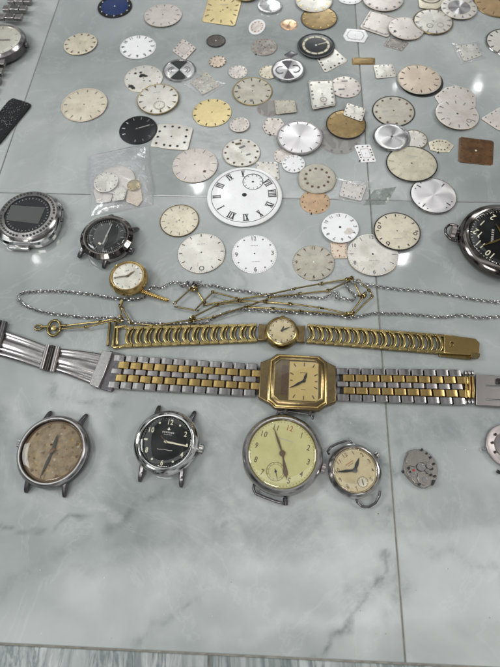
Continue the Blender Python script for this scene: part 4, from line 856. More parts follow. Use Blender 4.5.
for a in (88, 62): 
    pb = MB(); q = clock(a)*ro*1.06; pb.box((q.x, q.y, 4), (1.6, 2.6, 1.8), 'steel_dark', a+90); pb.build('button', o, bev=.3)
pb = MB(); pb.box((-2, -ro*1.10, 2.6), (13, 3.2, 2.2), 'steel_polished'); pb.build('strap_bar', o, bev=.4)
# --- black military pocket watch at the right edge
o, loc, rz, k = head('pocket_watch', 505.5, 238, 9, -72, 'dark metal pocket watch with black dial and cream numerals, cut off by the right edge')
ro, rd = 44.5/k, 34.5/k
mb = MB(); mb.lathe([(.001, .6), (ro*.75, .6), (ro*.95, 2.4), (ro*1.0, 5), (ro*.985, 7)], 'dark_polished', 96); mb.build('case', o)
mb = MB(); mb.lathe([(ro*.985, 7), (ro*.99, 7.5), (ro*.95, 8.9), (ro*.88, 9.9), (rd*1.07, 10.4), (rd*1.03, 10.1), (rd*1.02, 9.8)], 'dark_polished', 96); mb.lathe([(rd*1.02, 9.8), (rd*1.0, 8.7)], 'steel', 96); mb.build('bezel', o)
def mface(mb, P):
    for k_ in range(12):
        q = clock(k_*30)*rd*.78
        if k_ == 6: continue
        mb.text(str(k_ or 12), tuple(q), rd*.22, 'lume_cream', -60, .34, .8)
    for k_ in range(60): q = clock(k_*6)*rd*.95; mb.box((q.x, q.y, .33), (rd*.012, rd*(.08 if k_ % 5 == 0 else .04), .03), 'lume_cream', k_*6)
    for i in range(6): mb.box((rd*(-.2+.08*i), rd*.36, .33), (rd*.05, rd*.07, .03), 'ink_faint')
    ring(mb, (0, -rd*.5), rd*.26, rd*.02, .33, 'ink_faint')
dialdisc(o, rd, 8.6, 'black_gloss', mface)
hand(o, 'minute_hand', -38+2, rd*.88, rd*.1, 1.3, 9.6, 'gold_pale'); hand(o, 'hour_hand', 55, rd*.55, rd*.1, 1.6, 9.35, 'gold_pale')
crystal(o, rd*1.03, 9.8, 1.3)
pn = MB(); q = clock(-3)*ro; pn.tube([(0, ro*.95, 5), (0, ro*1.07, 5)], 2.2, 'dark_polished', 16); pn.build('pendant_neck', o)
crown(o, 0, ro*1.05, 5, 4.4, 3.2, 'rose_metal')
bw = MB(); bw.tube([(5.8*math.sin(R(a)), ro*1.08+5.6*math.cos(R(a)), 5+3.6*math.cos(R(a))*.3) for a in range(-112, 113, 14)], .8, 'dark_polished', 8); bw.build('bow', o, smooth=70)
# --- steel watch with bracelet, top left corner
o, loc, rz, k = head('wristwatch', -2, 40.5, 8, 6, 'steel bracelet watch with plain white dial, cut off in the top left corner')
ro, rd = 27/k, 22.5/k
mb = MB(); mb.lathe([(.001, 1), (ro*.85, 1), (ro, 2.5), (ro, 6.4), (ro*.97, 7.4)], 'steel_dark', 80); mb.build('case', o)
mb = MB(); mb.lathe([(ro*.97, 7.4), (ro*.93, 8.6), (rd*1.08, 9.3), (rd*1.03, 9.2), (rd, 8)], 'steel', 80); mb.build('bezel', o)
dialdisc(o, rd, 7.8, 'silver_satin', lambda mb, P: face(mb, P, 'baton', 'steel', t=.3, dome=0, wd=.02, ln=.12, hole=0))
hand(o, 'hour_hand', 88, rd*.55, rd*.1, .8, 8.5, 'steel_dark', 'stick'); hand(o, 'minute_hand', 250, rd*.7, rd*.1, .7, 8.7, 'steel_dark', 'stick')
crystal(o, rd*1.03, 9.1, .8); crown(o, 92, ro*.99, 4.6, 2.0, 2.2, 'steel_dark')
def steel_row(y, hw, zz, ln):
    lk = MB()
    for x0, x1, zz2 in ((-hw, -hw*.42, 0), (-hw*.38, hw*.38, .35), (hw*.42, hw, 0)):
        lk.box(((x0+x1)/2, y, zz+zz2/2), (x1-x0, ln, 3.0+zz2), 'steel_brushed' if zz2 == 0 else 'steel')
    return lk.build('link', o, bev=.45)
for i, (py, zz) in enumerate(((63, 5), (72, 3.6), (81, 2.2), (89.5, 2.0))):
    c = local(loc, rz, G(-3, py, zz)); steel_row(c.y, 10.2-.35*i, zz, 5.9)
for i, (py, zz) in enumerate(((17.5, 5.2), (9, 3.8), (1, 2.4), (-7, 2.0))):
    c = local(loc, rz, G(2, py, zz)); steel_row(c.y, 10.2-.2*i, zz, 6.0)
mb = MB(); c = local(loc, rz, G(-3, 97, 2.4)); mb.tube([(-9.5, c.y, 2.2), (9.5, c.y, 2.2)], 2.1, 'steel_dark', 14); mb.build('clasp', o)
# --- black glitter strap under it
c0 = G(21, 101, 1.5); c1 = G(-12, 140, 1.5); mid = (c0+c1)/2; loc = Vector((mid.x, mid.y, 0)); d = (c1-c0); rz = math.degrees(math.atan2(d.y, d.x))-90
o = empty('watch_strap', loc, rz, 'black grained leather strap end with shiny specks, left edge below the steel bracelet watch', 'watch strap')
L_ = d.length*1000; nn = 14; mb = MB(); hw = 9.4
rg = []
for i in range(nn+1):
    y = -L_/2+L_*i/nn; e = 1 if i else .9; z = 1.2+.25*math.sin(i*.7)
    rg.append([(-hw*e, y, .35), (hw*e, y, .35), (hw*e, y, z), (hw*.8*e, y, z+.9), (0, y, z+1.15), (-hw*.8*e, y, z+.9), (-hw*e, y, z)])
mb.rings(rg, 'leather_black'); mb.build('strap', o, bev=.25)
sp = MB(); rdm = random.Random(3)
for _ in range(150):
    x = rdm.uniform(-hw*.85, hw*.85); y = rdm.uniform(-L_/2*.96, L_/2*.5); q = rdm.uniform(.12, .32); z = 2.25+.25*math.sin((y+L_/2)/L_*nn*.7)-abs(x)/hw*.15
    sp.prism([(x+q*math.cos(i*1.05), y+q*math.sin(i*1.05)) for i in range(6)], z-.3, z+.5, 'steel_polished')
sp.build('glitter', o)
# --- two-tone analogue and digital watch with bracelet
A0 = G(262, 380, 2); A1 = G(334, 384, 2); cc = G(297.8, 380.5, 6.5); loc = Vector((cc.x, cc.y, 0)); k = ppm(cc)
dv = A1-A0; rz = math.degrees(math.atan2(dv.y, dv.x))
o = empty('wristwatch', loc, rz, 'two-tone steel and gold bracelet watch with a squarish golden case and a narrow digital window', 'watch')
def oct_(hx, hy, cx_, cy_, z, ox=0, oy=0): return [(ox+x, oy+y, z) for x, y in ((-hx+cx_, -hy), (hx-cx_, -hy), (hx, -hy+cy_), (hx, hy-cy_), (hx-cx_, hy), (-hx+cx_, hy), (-hx, hy-cy_), (-hx, -hy+cy_))]
HX, HY = 30.0/k, 29.0/k
mb = MB(); mb.rings([oct_(HX*.92, HY*.9, 4, 4, .7), oct_(HX, HY, 4.2, 3.4, 2), oct_(HX, HY, 4.2, 3.4, 4.6), oct_(HX*.97, HY*.97, 4.2, 3.4, 5.2)], 'brass_dark', True, True); mb.build('case', o, bev=.3)
mb = MB(); mb.rings([oct_(HX*.95, HY*.95, 4.2, 3.4, 5.1), oct_(HX*.94, HY*.94, 4.2, 3.4, 5.8), oct_(HX*.92, HY*.92, 4, 3.3, 6.0), oct_(HX*.89, HY*.89, 4, 3.2, 6.0)], 'gold', False, False)
mb.rings([oct_(HX*.89, HY*.89, 4, 3.2, 5.9), oct_(HX*.87, HY*.87, 4, 3.2, 6.4), oct_(HX*.79, HY*.77, 3.2, 2.6, 6.9)], 'brass_dark', False, False)
mb.rings([oct_(HX*.79, HY*.77, 3.2, 2.6, 6.9), oct_(HX*.775, HY*.755, 3.2, 2.6, 7.0), oct_(HX*.76, HY*.74, 3.1, 2.5, 6.2)], 'gold_pale', False, False); mb.build('bezel', o)
mb = MB(); mb.rings([oct_(HX*.78, HY*.76, 3.1, 2.5, 5.3), oct_(HX*.78, HY*.76, 3.1, 2.5, 6.1)], 'brass_dark'); mb.build('inner_plate', o)
# window and dial: x from pixels
wx0, wx1, wy = -16.3/k, -9.6/k, 15.5/k
mb = MB(); mb.box(((wx0+wx1)/2, .3, 6.16), (wx1-wx0, wy*2, .14), 'lcd_dark'); ring(mb, (0, 0), .01, .01, 6, 'ink_black')
mb.box(((wx0+wx1)/2, .3, 6.2), ((wx1-wx0)*.62, wy*1.75, .12), 'plate_brown'); mb.build('digital_window', o)
dx0, dx1, dy = -12.2/k+1.9, 20.6/k, 20.5/k; dcx = 6.2/k
mb = MB(); P = [(dx0, -dy), (dx1, -dy), (dx1, dy), (dx0, dy)]; mb.prism(P, 5.9, 6.3, 'dial_gold', .05)
for k_ in range(12):
    a = k_*30; d_ = clock(a); t = min(abs((dx1-dcx-.5)/d_.x) if d_.x > .01 else 99, abs((dcx-dx0-.5)/d_.x) if d_.x < -.01 else 99, abs((dy-.5)/d_.y) if abs(d_.y) > .01 else 99)
    t = min(t, dy*1.02); ln = 2.0 if k_ not in (3, 9) else 1.4
    mb.box((dcx+d_.x*(t-ln/2), d_.y*(t-ln/2), 6.4), (.55, ln, .18), 'ink_brown', a)
for i in range(5): mb.box((dcx-1.9+.62*i, dy*.42, 6.32), (.42, .6, .05), 'ink_brown')
for i in range(4): mb.box((dcx-1.2+.6*i, -dy*.45, 6.32), (.42, .4, .05), 'ink_brown')
mb.build('dial', o)
def hand2(name, a, ln, wd, z, m='ink_black'):
    h_ = hand(o, name, a, ln, 1.0, wd, z, m); h_.location = (dcx*.001, 0, 0)
hand2('hour_hand', 17, 5.2, 1.3, 6.6); hand2('minute_hand', 238, 8.0, 1.2, 6.85)
mb = MB(); mb.rings([oct_(HX*.77, HY*.75, 3.1, 2.5, 6.9), oct_(HX*.76, HY*.74, 3.1, 2.5, 7.25), oct_(HX*.72, HY*.70, 3.0, 2.4, 7.35)], 'crystal_glass', False, True); mb.build('crystal', o)
for x in (-10.5/k, 14/k):
    pb = MB(); pb.tube([(x, -HY*.97, 3.2), (x, -HY-1.3, 3.2)], .9, 'brass_dark', 10); pb.lathe([(1.25, 2.2), (1.35, 3.2), (1.2, 4.1), (.01, 4.4)], 'gun_metal', 14, (x, -HY-1.5)); pb.build('pusher', o)
def endpiece(sg):
    mb = MB(); x0 = HX*.86; x1 = HX*1.28; h0, h1 = HY*.86, HY*.66
    mb.prism([(sg*x0, -h0), (sg*x1, -h1), (sg*x1, h1), (sg*x0, h0)][::sg], 1, 4.9, 'brass_dark', .5); return mb.build('end_piece', o, bev=.3)
endpiece(1); endpiece(-1)
def bracelet_link(x, y, a, sc=1., parent=None, zz=1.0, goldm='gold'):
    lk = MB(); W = 19.2*sc/2; pit = 7.0
    # outer steel pieces
    for s_ in (1, -1):
        lk.pillow((0, s_*W*.80, 2.0), (pit*.95, W*.38, 2.6), 'steel'); lk.pillow((pit*.5, s_*W*.385, 2.1), (pit*.93, W*.40, 2.8), goldm)
        pass
    lk.pillow((0, 0, 2.1), (pit*.88, W*.32, 2.7), 'steel_brushed'); lk.box((pit*.5, 0, 1.5), (pit*.4, W*.2, 1.6), 'gun_metal')
    lk.box((pit*.25, 0, 1.1), (pit*.9, W*1.6, 1.0), 'gun_metal')
    return lk
def place_links(n, pa, pb, wa, wb):
    first = None
    for i in range(n):
        q = (i+.5)/n; P = pa.lerp(pb, q); d_ = (pb-pa); a = math.degrees(math.atan2(d_.y, d_.x))
        if first is None: first = bracelet_link(0, 0, 0).build('link', o, smooth=22); ob = first
        else:
            ob = first.copy(); C.objects.link(ob); ob.parent = o
        pl = local(loc, rz, P); ob.location = (pl.x*.001, pl.y*.001, 0); ob.rotation_euler = (R(random.uniform(-1, 1)), R(random.uniform(-1.5, 1.5)), R(a-rz+random.uniform(-.5, .5)))
        ob.scale = (d_.length*1000/n/7.0, wa+(wb-wa)*q, 1)
place_links(12, G(111, 371.5, 2), G(257, 380.5, 2), 1.03, .98)
place_links(10, G(336, 384.5, 2), G(463, 387.5, 2), .96, 1.03)
# gold ridges and clasp plate at the right end
rg_ = MB()
for i, px in enumerate((465.5, 469, 472.5)):
    a_, b_ = local(loc, rz, G(px, 376.5, 2.4)), local(loc, rz, G(px+.6, 398.5, 2.4)); rg_.sweep([a_, b_], [1.4, 1.4], [2.4, 2.4], 'gold')
    for yy in ((371, 375), (400, 404)):
        a_, b_ = local(loc, rz, G(px-.5, yy[0], 2.4)), local(loc, rz, G(px+.5, yy[1], 2.4)); rg_.sweep([a_, b_], [1.3, 1.3], [2.2, 2.2], 'steel')
rg_.build('end_link', o, bev=.2)
def quadplate(name, quad, z0, z1, m, parent, bev=.3):
    mb = MB(); P = [tuple(local(loc, rz, G(x, y, z1)).xy) for x, y in quad]
    ar = sum(P[i-1][0]*P[i][1]-P[i][0]*P[i-1][1] for i in range(len(P)))
    mb.prism(P if ar > 0 else P[::-1], z0, z1, m); return mb.build(name, parent, bev=bev)
cp = quadplate('clasp', [(476, 374), (508, 376.5), (508, 407), (476.5, 405)], .8, 3.2, 'steel_brushed', o)
for yy in (385.5, 399.5):
    gm = MB(); a_, b_ = local(loc, rz, G(486, yy, 3.25)), local(loc, rz, G(501, yy+.6, 3.25)); gm.sweep([a_, b_], [.8, .8], [.5, .5], 'steel_polished'); gm.build('ridge', cp)
quadplate('clasp_catch', [(497, 378), (506, 378.5), (506, 384), (497, 383.5)], 3.0, 4.2, 'gun_metal', o)
# folding clasp at the left end
quadplate('clasp_plate', [(110, 350.5), (125, 354.5), (111.5, 391.5), (95, 387.5)], .8, 2.6, 'steel_dark', o)
quadplate('clasp_bar', [(102.3, 350), (112.3, 352), (98.6, 387.5), (88.8, 384.5)], 1.2, 4.4, 'steel', o)
def blade(quad, name='clasp_blade'):
    """pressed blade with two rounded ribs and hollow flanks"""
    a, b, c_, d_ = [local(loc, rz, G(x, y, 1.5)) for x, y in quad]       # top-left, top-right, bottom-right, bottom-left
    prof = [(0, .6), (.03, 1.6), (.10, 2.0), (.16, 1.6), (.22, 1.1), (.30, 1.0), (.34, 1.5), (.42, 1.9), (.5, 1.95), (.58, 1.9), (.66, 1.5), (.70, 1.0), (.78, 1.1), (.84, 1.6), (.90, 2.0), (.97, 1.6), (1, .6)]
    mb = MB(); rg = []
    for u in [i/10 for i in range(11)]:
        t_, bt = a.lerp(b, u), d_.lerp(c_, u); arch = 1.0*math.sin(math.pi*u); row = []
        for v, z in prof: p = t_.lerp(bt, v); row.append((p.x, p.y, z*.9+arch))
        for v in (1, 0): p = t_.lerp(bt, v); row.append((p.x, p.y, .2+arch))
        rg.append(row)
    mb.rings(rg, 'steel_blade'); return mb.build(name, o, smooth=50)
blade([(60, 348), (104, 353.5), (91, 384), (53.5, 370.5)]); blade([(5, 330), (48, 346), (42, 369), (-3, 355.5)])
for i in range(3):
    kn = MB(); a_, b_ = local(loc, rz, G(48+i*5, 345.5+i*.8, 2)), local(loc, rz, G(41.5+i*5.2, 369.5+i*1.3, 2)); kn.tube([a_+Vector((0, 0, .2)), b_+Vector((0, 0, .2))], 1.55, 'steel_brushed' if i != 1 else 'gun_metal', 12); kn.build('hinge', o)
for i in range(2):
    kn = MB(); a_, b_ = local(loc, rz, G(-1+i*5.5, 320.5+i*1.5, 2)), local(loc, rz, G(-8+i*5.5, 346+i*1.5, 2)); kn.tube([a_, b_], 1.8, 'steel_dark', 12); kn.build('hinge', o)
# --- gold ladies' watch with openwork bracelet
cc = G(281.8, 331, 6); loc = Vector((cc.x, cc.y, 0)); k = ppm(cc); dv = G(300, 333, 2)-G(262, 331.5, 2); rz = math.degrees(math.atan2(dv.y, dv.x))
o = empty('ladies_watch', loc, rz, 'small gold ladies watch on an openwork ladder bracelet, above the two-tone watch', 'watch')
ro, rd = 17.3/k, 13.6/k
mb = MB(); mb.lathe([(.001, .8), (ro*.85, .8), (ro, 2.2), (ro*1.0, 4.4), (ro*.95, 5.5)], 'gold_old', 48); mb.build('case', o)
mb = MB(); mb.lathe([(ro*.95, 5.5), (ro*.93, 6.1), (ro*.88, 6.6), (rd*1.03, 6.9), (rd*.99, 6.2)], 'gold_pale', 48, wob=lambda t: 1+.008*math.sin(t*2*math.pi*24)); mb.build('bezel', o)
dialdisc(o, rd, 5.9, 'cream_dial', lambda mb, P: (face(mb, P, ['num', 'dot', 'num', 'dot', 'num', 'dot', 'num', 'dot', 'num', 'dot', 'num', 'dot'], 'ink_brown', t=.3, dome=0, wd=.045, numsize=.2, hole=0), ring(mb, (0, 0), rd*.93, rd*.03, .33, 'ink_brown')))
hand(o, 'hour_hand', 20, rd*.42, .6, .9, 6.5, 'ink_black'); hand(o, 'minute_hand', 62, rd*.7, .6, .8, 6.7, 'ink_black')
crystal(o, rd*1.01, 6.6, .8); crown(o, 2, ro*.97, 3.6, 1.3, 1.2, 'gold_old')
for sg in (1, -1):
    mb = MB(); P = [(sg*ro*.85, -5.0), (sg*ro*1.36, -5.3), (sg*ro*1.36, 5.3), (sg*ro*.85, 5.0)]; mb.prism(P[::sg], 1.2, 3.9, 'brass_dark', .4); mb.build('end_piece', o, bev=.25)
def ladder(n, pa, pb, hwa, hwb, sg):
    first = None; d_ = pb-pa; a = math.degrees(math.atan2(d_.y, d_.x)); pit = 5.4
    for i in range(n):
        q = (i+.5)/n; P = local(loc, rz, pa.lerp(pb, q))
        if first is None:
            lk = MB(); W = 6.0
            for s_ in (1, -1):
                lk.box((0, s_*(W-.75), 1.9), (pit*.93, 1.5, 2.2), 'gold_pale'); lk.box((0, s_*(W-.3), 1.3), (pit*1.02, .9, 1.4), 'gold_old')
            arc = [(sg*(-1.4+2.7*math.cos(R(t))), (W-1.2)*math.sin(R(t)), 2.0) for t in range(-84, 85, 14)]
            lk.sweep(arc, [1.9]*len(arc), [2.0]*len(arc), 'gold_pale')
            arc = [(sg*(-2.9+2.0*math.cos(R(t))), (W-1.6)*math.sin(R(t)), 1.7) for t in range(-84, 85, 14)]
            lk.sweep(arc, [1.0]*len(arc), [1.3]*len(arc), 'gold_old')
            ob = first = lk.build('link', o, bev=.15)
        else: ob = first.copy(); C.objects.link(ob); ob.parent = o
        ob.location = (P.x*.001, P.y*.001, 0); ob.rotation_euler = (R(random.uniform(-1.2, 1.2)), R(random.uniform(-1.5, 1.5)), R(a-rz+random.uniform(-.6, .6)))
        ob.scale = (d_.length*1000/n/pit, hwa+(hwb-hwa)*q, 1)
ladder(14, G(257, 333, 2), G(124, 337, 2), .93, 1.05, 1)
ladder(15, G(307, 333.5, 2), G(444, 344.5, 2), .95, .98, 1)
cl = quadplate('clasp', [(444, 334), (476, 338.5), (480, 343), (479.5, 355.5), (444, 353)], 1.0, 3.6, 'gold', o, .35)
sm = MB(); q = local(loc, rz, G(451.5, 344, 3.7)); sm.lathe([(1.35, 3.3), (1.35, 4.1), (.9, 4.3), (.7, 3.8), (.001, 3.8)], 'gold_old', 20, (q.x, q.y)); sm.build('rivet', cl)
quadplate('clasp_hook', [(439, 351), (472, 356), (471, 359.5), (439, 356)], .6, 1.8, 'gold_old', o, .2)
quadplate('clasp_tip', [(472, 352), (480.5, 353.5), (480, 357), (471, 356.5)], .8, 4.0, 'gold_old', o, .2)
# hook at the left end
hk = MB()
for a_, b_ in (((110, 322), (107.5, 346)), ((115.5, 322), (112.5, 347.5))): hk.sweep([local(loc, rz, G(*a_, 2)), local(loc, rz, G(*b_, 2))], [1.3, 1.3], [1.8, 1.8], 'gold_old')
for a_, b_ in (((115, 327.5), (127, 326)), ((113, 347.5), (119, 347)), ((119, 347.5), (127, 345)), ((117.5, 327.5), (117, 345))): hk.sweep([local(loc, rz, G(*a_, 2)), local(loc, rz, G(*b_, 2))], [1.5, 1.5], [1.8, 1.8], 'gold_pale')
hk.build('clasp_frame', o, bev=.2)
# --- bare movement
P_ = [(130, 110), (200, 88), (270, 92), (330, 122), (385, 180), (420, 240), (432, 300), (420, 380), (375, 450), (295, 485), (215, 458), (150, 400), (105, 345), (84, 275), (98, 190)]
cc = G(421, 468, 1.8); loc = Vector((cc.x, cc.y, 0)); rz = 0; k = ppm(cc)
o = empty('watch_movement', loc, rz, 'bare clockwork movement with tiny wheels and screws, lower right', 'watch movement')
def ml(x, y, z=2.4): return local(loc, 0, G(395+x/10, 440+y/10, z))
PP = [tuple(ml(x, y).xy) for x, y in P_][::-1]
mb = MB(); mb.rings([[(x*.95, y*.95, .5) for x, y in PP], [(x, y, .9) for x, y in PP], [(x, y, 2.0) for x, y in PP], [(x*.975, y*.975, 2.2) for x, y in PP]], 'movement_metal'); mb.build('main_plate', o)
def mpoly(name, pts, z0, z1, m='movement_metal'):
    mb = MB(); P = [tuple(ml(*p).xy) for p in pts]; ar = sum(P[i-1][0]*P[i][1]-P[i][0]*P[i-1][1] for i in range(len(P)))
    mb.prism(P if ar > 0 else P[::-1], z0, z1, m); return mb.build(name, o, bev=.12)
mpoly('barrel_bridge', [(140, 130), (205, 105), (275, 115), (330, 160), (350, 215), (320, 230), (290, 232), (255, 225), (215, 245), (200, 270), (160, 262), (115, 230), (112, 180)], 2.2, 3.0)
mpoly('train_bridge', [(225, 330), (290, 310), (330, 340), (335, 400), (300, 455), (240, 440), (225, 390)], 2.2, 2.9)
mpoly('balance_cock', [(145, 290), (175, 300), (215, 390), (225, 440), (190, 425), (140, 370), (118, 320)], 2.2, 3.1)
for x, y, r_ in ((258, 272, 3.9), (340, 262, 2.9), (300, 400, 2.9), (320, 310, 2.0), (190, 350, 2.6)):
    q = ml(x, y); r_ = r_*10/k/10*1.0
    mb = MB(); mb.lathe([(r_, 2.9), (r_, 3.3), (r_*.72, 3.3), (r_*.7, 3.05), (r_*.3, 3.05), (r_*.28, 3.4), (.001, 3.4)], 'steel' if r_ != 2.9 else 'brass_dark', 32, (q.x, q.y), wob=lambda t: 1+.04*(int(t*32) % 2)); mb.build('wheel', o)
for x, y in ((268, 98), (312, 138), (352, 176), (388, 240), (398, 362), (360, 350), (245, 445), (148, 322), (183, 305), (138, 280), (318, 330), (370, 290)):
    q = ml(x, y); mb = MB(); mb.lathe([(.62, 2.3), (.62, 3.25), (.001, 3.3)], 'ink_black' if x != 183 else 'ruby', 10, (q.x, q.y)); mb.build('screw', o)
mpoly('click', [(375, 400), (405, 405), (380, 455), (362, 460)], 2.2, 3.3, 'ink_black')
mb = MB(); mb.tube([ml(115, 300, 1.5), ml(70, 322, 1.5)], [.55, .7], 'gun_metal', 8); mb.build('stem', o)
# --- rose metal movement disc at right edge
cc = G(508.5, 446, 2); loc = Vector((cc.x, cc.y, 0)); k = ppm(cc)
o = empty('watch_movement', loc, 0, 'pinkish metal disc with notched rim and tiny wire loop at the right edge', 'watch movement')
r_ = 22/k; mb = MB(); mb.lathe([(.001, .5), (r_*.96, .5), (r_, 1), (r_, 2.2), (r_*.97, 2.5), (r_*.8, 2.5), (r_*.79, 2.45), (.001, 2.45)], 'rose_metal', 90); mb.lathe([(r_*.62, 2.4), (r_*.62, 2.9), (r_*.58, 3.0), (.001, 3.0)], 'steel_brushed', 60); mb.build('main_plate', o, smooth=25)
for a in (250, 285, 320, 215): 
    q = clock(a)*r_*.71; sc_ = MB(); sc_.lathe([(.7, 2.3), (.7, 3.0), (.001, 3.05)], 'gun_metal', 12, (q.x, q.y)); sc_.build('screw', o)
mb = MB(); q = local(loc, 0, G(485.5, 449, 1.2)); mb.tube([(q.x+1.7*math.cos(R(a)), q.y+1.4*math.sin(R(a)), 1.2) for a in range(0, 360, 30)], .3, 'steel_polished', 6, True); mb.build('wire_loop', o)
mb = MB(); a_, b_ = local(loc, 0, G(497, 471, 1.2)), local(loc, 0, G(501, 473, 1.2)); mb.tube([a_, b_], .9, 'gun_metal', 8); mb.build('stem', o)
# ------------------------------------------------------------------ chains
def catmull(pts, step):
    P = [Vector(p) for p in pts]; out = []
    for i in range(len(P)-1):
        p0, p1, p2, p3 = P[max(0, i-1)], P[i], P[i+1], P[min(len(P)-1, i+2)]
        for j in range(12):
            t = j/12; out.append(.5*((2*p1)+(p2-p0)*t+(2*p0-5*p1+4*p2-p3)*t*t+(3*p1-p0-3*p2+p3)*t**3))
    out.append(P[-1]); res = [out[0]]; acc = 0
    for a, b in zip(out, out[1:]):
        l = (b-a).length; 
        while acc+l >= step:
            t = (step-acc)/l; a = a.lerp(b, t); res.append(a.copy()); l = (b-a).length; acc = 0
        acc += l
    return res
def link_mesh(mb, c, t, roll, ln, wd, r, m):
    u = t.cross(Vector((0, 0, 1))).normalized(); v = u.cross(t); s_ = u*math.cos(roll)+v*math.sin(roll); nrm = t.cross(s_); rg = []
    N = 10; M = 5
    for i in range(N):
        a = 2*math.pi*i/N; p = c+t*(math.cos(a)*ln/2)+s_*(math.sin(a)*wd/2); tg = (t*(-math.sin(a)*ln/2)+s_*(math.cos(a)*wd/2)).normalized(); e = tg.cross(nrm)
        rg.append([p+e*(r*math.cos(2*math.pi*j/M))+nrm*(r*math.sin(2*math.pi*j/M)) for j in range(M)])
    rg.append(rg[0]); mb.rings(rg, m, False, False)
def chain_piece(px, base, mb, ln=2.8, wd=1.6, r=.29, m='chain_silver', pitch=2.0):
    P = [Vector(((G(x, y, z)-base)*1000)) for x, y, z in px]; P = [Vector((p.x, p.y, p.z+base.z*1000)) for p in P]
    S = catmull(P, pitch)
    for i in range(1, len(S)-1):
        t = (S[i+1]-S[i-1]).normalized(); link_mesh(mb, S[i], t, R(12 if i % 2 else 102)+random.uniform(-.2, .2), ln, wd, r, m)
Z = 1.2
up_ = [(17, 297.5, Z), (22, 293, Z), (35, 291.3, Z), (50, 290.8, Z), (65, 291.4, Z), (90, 294, Z), (106, 297, Z), (122, 299, Z), (134, 299.5, Z), (143, 297.5, Z), (148, 290, Z), (153, 287, Z), (161, 287.3, Z), (172, 282.5, Z+.5), (182, 283, Z+1), (189, 284.5, Z+1.2), (196, 285.5, Z+.6), (212, 285.3, Z), (225, 288.4, Z), (244, 291, Z), (258, 293.5, Z), (270, 295.5, Z+.6), (285, 296.5, Z+.6), (300, 296.8, Z), (314, 297.5, Z), (324, 297.8, Z+.4), (331, 293.5, Z+.9), (338, 293, Z+1.6), (336, 297.5, Z+.9), (344, 298, Z+.9), (352, 300.3, Z), (354.6, 295.8, Z), (350, 290.5, Z), (346, 286, Z+.5), (346.5, 282.5, Z+1.3), (355, 281.8, Z+2.2), (364, 284, Z+.7), (380, 286.6, Z), (398.6, 289, Z), (413, 290.2, Z), (427, 291.8, Z), (442, 294, Z), (456, 295.6, Z), (474, 299.3, Z), (500, 302.3, Z), (515, 304, Z)]
lo_ = [(17, 297.5, Z), (20, 302, Z), (26, 306, Z), (39, 311, Z), (52, 313.5, Z), (65, 315, Z), (86, 317.4, Z), (112, 317.8, Z+1.8), (128, 320.5, Z+1.8), (138, 322.6, Z+.6), (151, 323.3, Z), (172, 323.8, Z), (190, 323.2, Z+.8), (205, 322.6, Z), (214, 317.5, Z+.8), (225, 313, Z), (238, 309.7, Z), (254, 309.6, Z+.5), (270, 311.2, Z), (300, 312.8, Z), (330, 314.6, Z), (348, 317, Z+.8), (360, 316.2, Z), (375, 313.3, Z), (390, 313.6, Z), (404, 313.8, Z), (424, 315.4, Z), (443, 317, Z), (461, 315, Z), (479, 317.5, Z), (500, 316.4, Z), (515, 316, Z)]
base = G(250, 300); o = empty('chain_necklace', base, 0, 'thin silver link chain running in a long loop to the right edge', 'chain')
mb = MB(); chain_piece(up_, base, mb); mb.build('upper_strand', o, smooth=60)
mb = MB(); chain_piece(lo_, base, mb); mb.build('lower_strand', o, smooth=60)
mb = MB(); q = (G(189, 284.5, 3)-base)*1000
for i in range(7): link_mesh(mb, Vector((q.x-5+1.8*i, q.y+random.uniform(-1, 1), 3.4+random.uniform(-.4, .4))), Vector((random.uniform(.3, 1), random.uniform(-1, 1), .1)).normalized(), random.uniform(0, 3), 3.2, 2.4, .5, 'chain_silver')
mb.build('clasp', o, smooth=60)
# --- gold chain of straight bars
base = G(240, 300); o = empty('bar_chain', base, 0, 'gold watch chain of straight thin bars with a small toggle at its left end', 'chain')
segs = [((66, 325.5), (100, 321.5)), ((60, 329), (86, 327)), ((86, 327), (118, 320)), ((100, 321.8), (117, 318)), ((119.6, 306), (122.3, 318.6)), ((123, 308.5), (130.5, 322.5)), ((131, 323), (156, 325.8)), ((154, 326), (192, 319.6)), ((175, 303), (191, 288.6)), ((195, 287.5), (204, 302)), ((197, 308), (213, 292)), ((213, 292), (237, 298.5)), ((205, 304.6), (240, 299.6)), ((176, 307), (197, 310.6)), ((191, 318), (217, 305)), ((193, 320.5), (214, 317)), ((217, 304.6), (246, 301.6)), ((214, 317), (246, 306.5)), ((238, 299.2), (267, 295)), ((270, 294.3), (292.5, 289.3)), ((294.5, 288.6), (320, 284)), ((322, 283.5), (347, 279.2)), ((246, 307), (270, 298)), ((270, 297.6), (298, 294.2)), ((300, 293.8), (328, 290.6)), ((330, 290), (350, 280.4)), ((240, 301), (265, 302)), ((267, 302), (289.5, 304)), ((291, 303.8), (319.5, 307.8)), ((322.5, 308.3), (348, 313.8)), ((246, 307), (272, 308.5)), ((274, 308.5), (300, 311)), ((302, 311), (348, 315)), ((352.5, 279.5), (361, 296.5)), ((351, 313), (364, 296)), ((353, 315), (372, 297)), ((372, 296), (370, 291)), ((358.5, 280.5), (369, 290))]
nodes = {}
for i, (a, b) in enumerate(segs):
    z = 1.0+.9*(i % 3); mb = MB(); A = (G(*a, z)-base)*1000; B = (G(*b, z+.4)-base)*1000; A = Vector((A.x, A.y, z)); B = Vector((B.x, B.y, z+.4))
    d_ = (B-A).normalized(); mb.tube([A+d_*.6, A.lerp(B, .5)+Vector((0, 0, .1)), B-d_*.6], .5, 'gold_old' if i % 3 else 'gold_pale', 7)
    u = d_.cross(Vector((0, 0, 1)))
    for e in (A, B): link_mesh(mb, e, d_, .6+i, 2.0, 1.6, .38, 'gold_old')
    mb.build('bar', o, smooth=60)
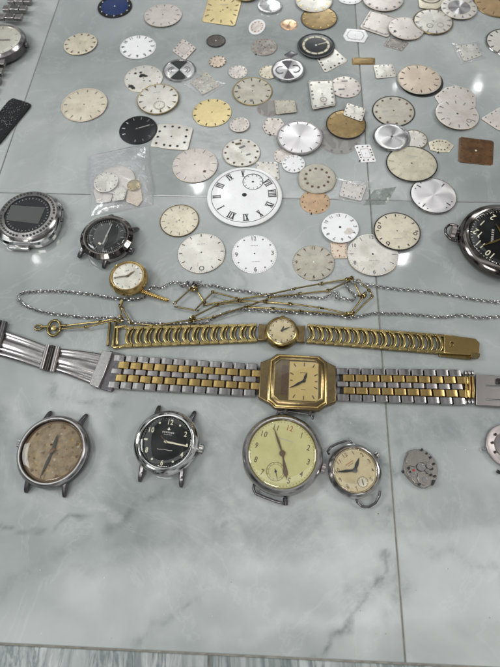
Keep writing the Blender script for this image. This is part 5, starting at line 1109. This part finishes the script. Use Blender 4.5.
tg = MB(); q = (G(54, 328, 1.5)-base)*1000
tg.tube([(q.x+3.6*math.cos(R(a)), q.y+5*math.sin(R(a)), 1.6) for a in range(0, 360, 24)], .85, 'gold_old', 8, True)
tg.lathe([(1.6, .8), (1.7, 2.2), (.9, 2.6), (.001, 2.5)], 'gold_pale', 16, (q.x, q.y))
p1 = (G(40, 327, 1.5)-base)*1000; p2 = (G(66, 325.5, 1.5)-base)*1000
tg.tube([(p1.x, p1.y, 1.6), (q.x-3, q.y+1, 1.6)], [.7, .9], 'gold_old', 8); tg.tube([(q.x+3, q.y+1, 1.6), (p2.x, p2.y, 1.8)], .8, 'gold_old', 8)
tg.tube([(p1.x-1+2.2*math.cos(R(a)), p1.y+1.7*math.sin(R(a)), 1.2) for a in range(0, 360, 30)], .55, 'gold_old', 7, True); tg.build('toggle', o, smooth=60)
for x, y in ((350, 279.5), (350, 314.5), (120, 319.5), (193, 288), (362, 295.5), (192, 319.5)):
    kn = MB(); q = (G(x, y, 2.6)-base)*1000
    for i in range(5): link_mesh(kn, Vector((q.x+random.uniform(-1.6, 1.6), q.y+random.uniform(-1.2, 1.2), 2.6+random.uniform(-.8, .8))), Vector((random.uniform(-1, 1), random.uniform(-1, 1), .2)).normalized(), random.uniform(0, 3), 2.6, 2.0, .5, 'gold_old')
    kn.build('connector', o, smooth=60)
# --- crumbs and glass splinters on the tiles
rdm = random.Random(99); mb = MB()
base = G(250, 330)
for _ in range(240):
    px, py = rdm.uniform(5, 495), rdm.uniform(60, 640)
    p = (G(px, py)-base)*1000; s_ = rdm.uniform(.05, .19)*(1 if rdm.random() < .93 else 1.5)
    mb.prism([(p.x+s_*rdm.uniform(.5, 1.5)*math.cos(i*1.26), p.y+s_*rdm.uniform(.5, 1.5)*math.sin(i*1.26)) for i in range(5)], 0.01, s_*rdm.uniform(.4, 1), rdm.choice(['paper_white', 'steel_polished', 'ink_faint', 'ink_brown']))
o = mb.build('dust', None, base); tag(o, 'fine crumbs and specks scattered on the tiles', 'dust', kind='stuff')
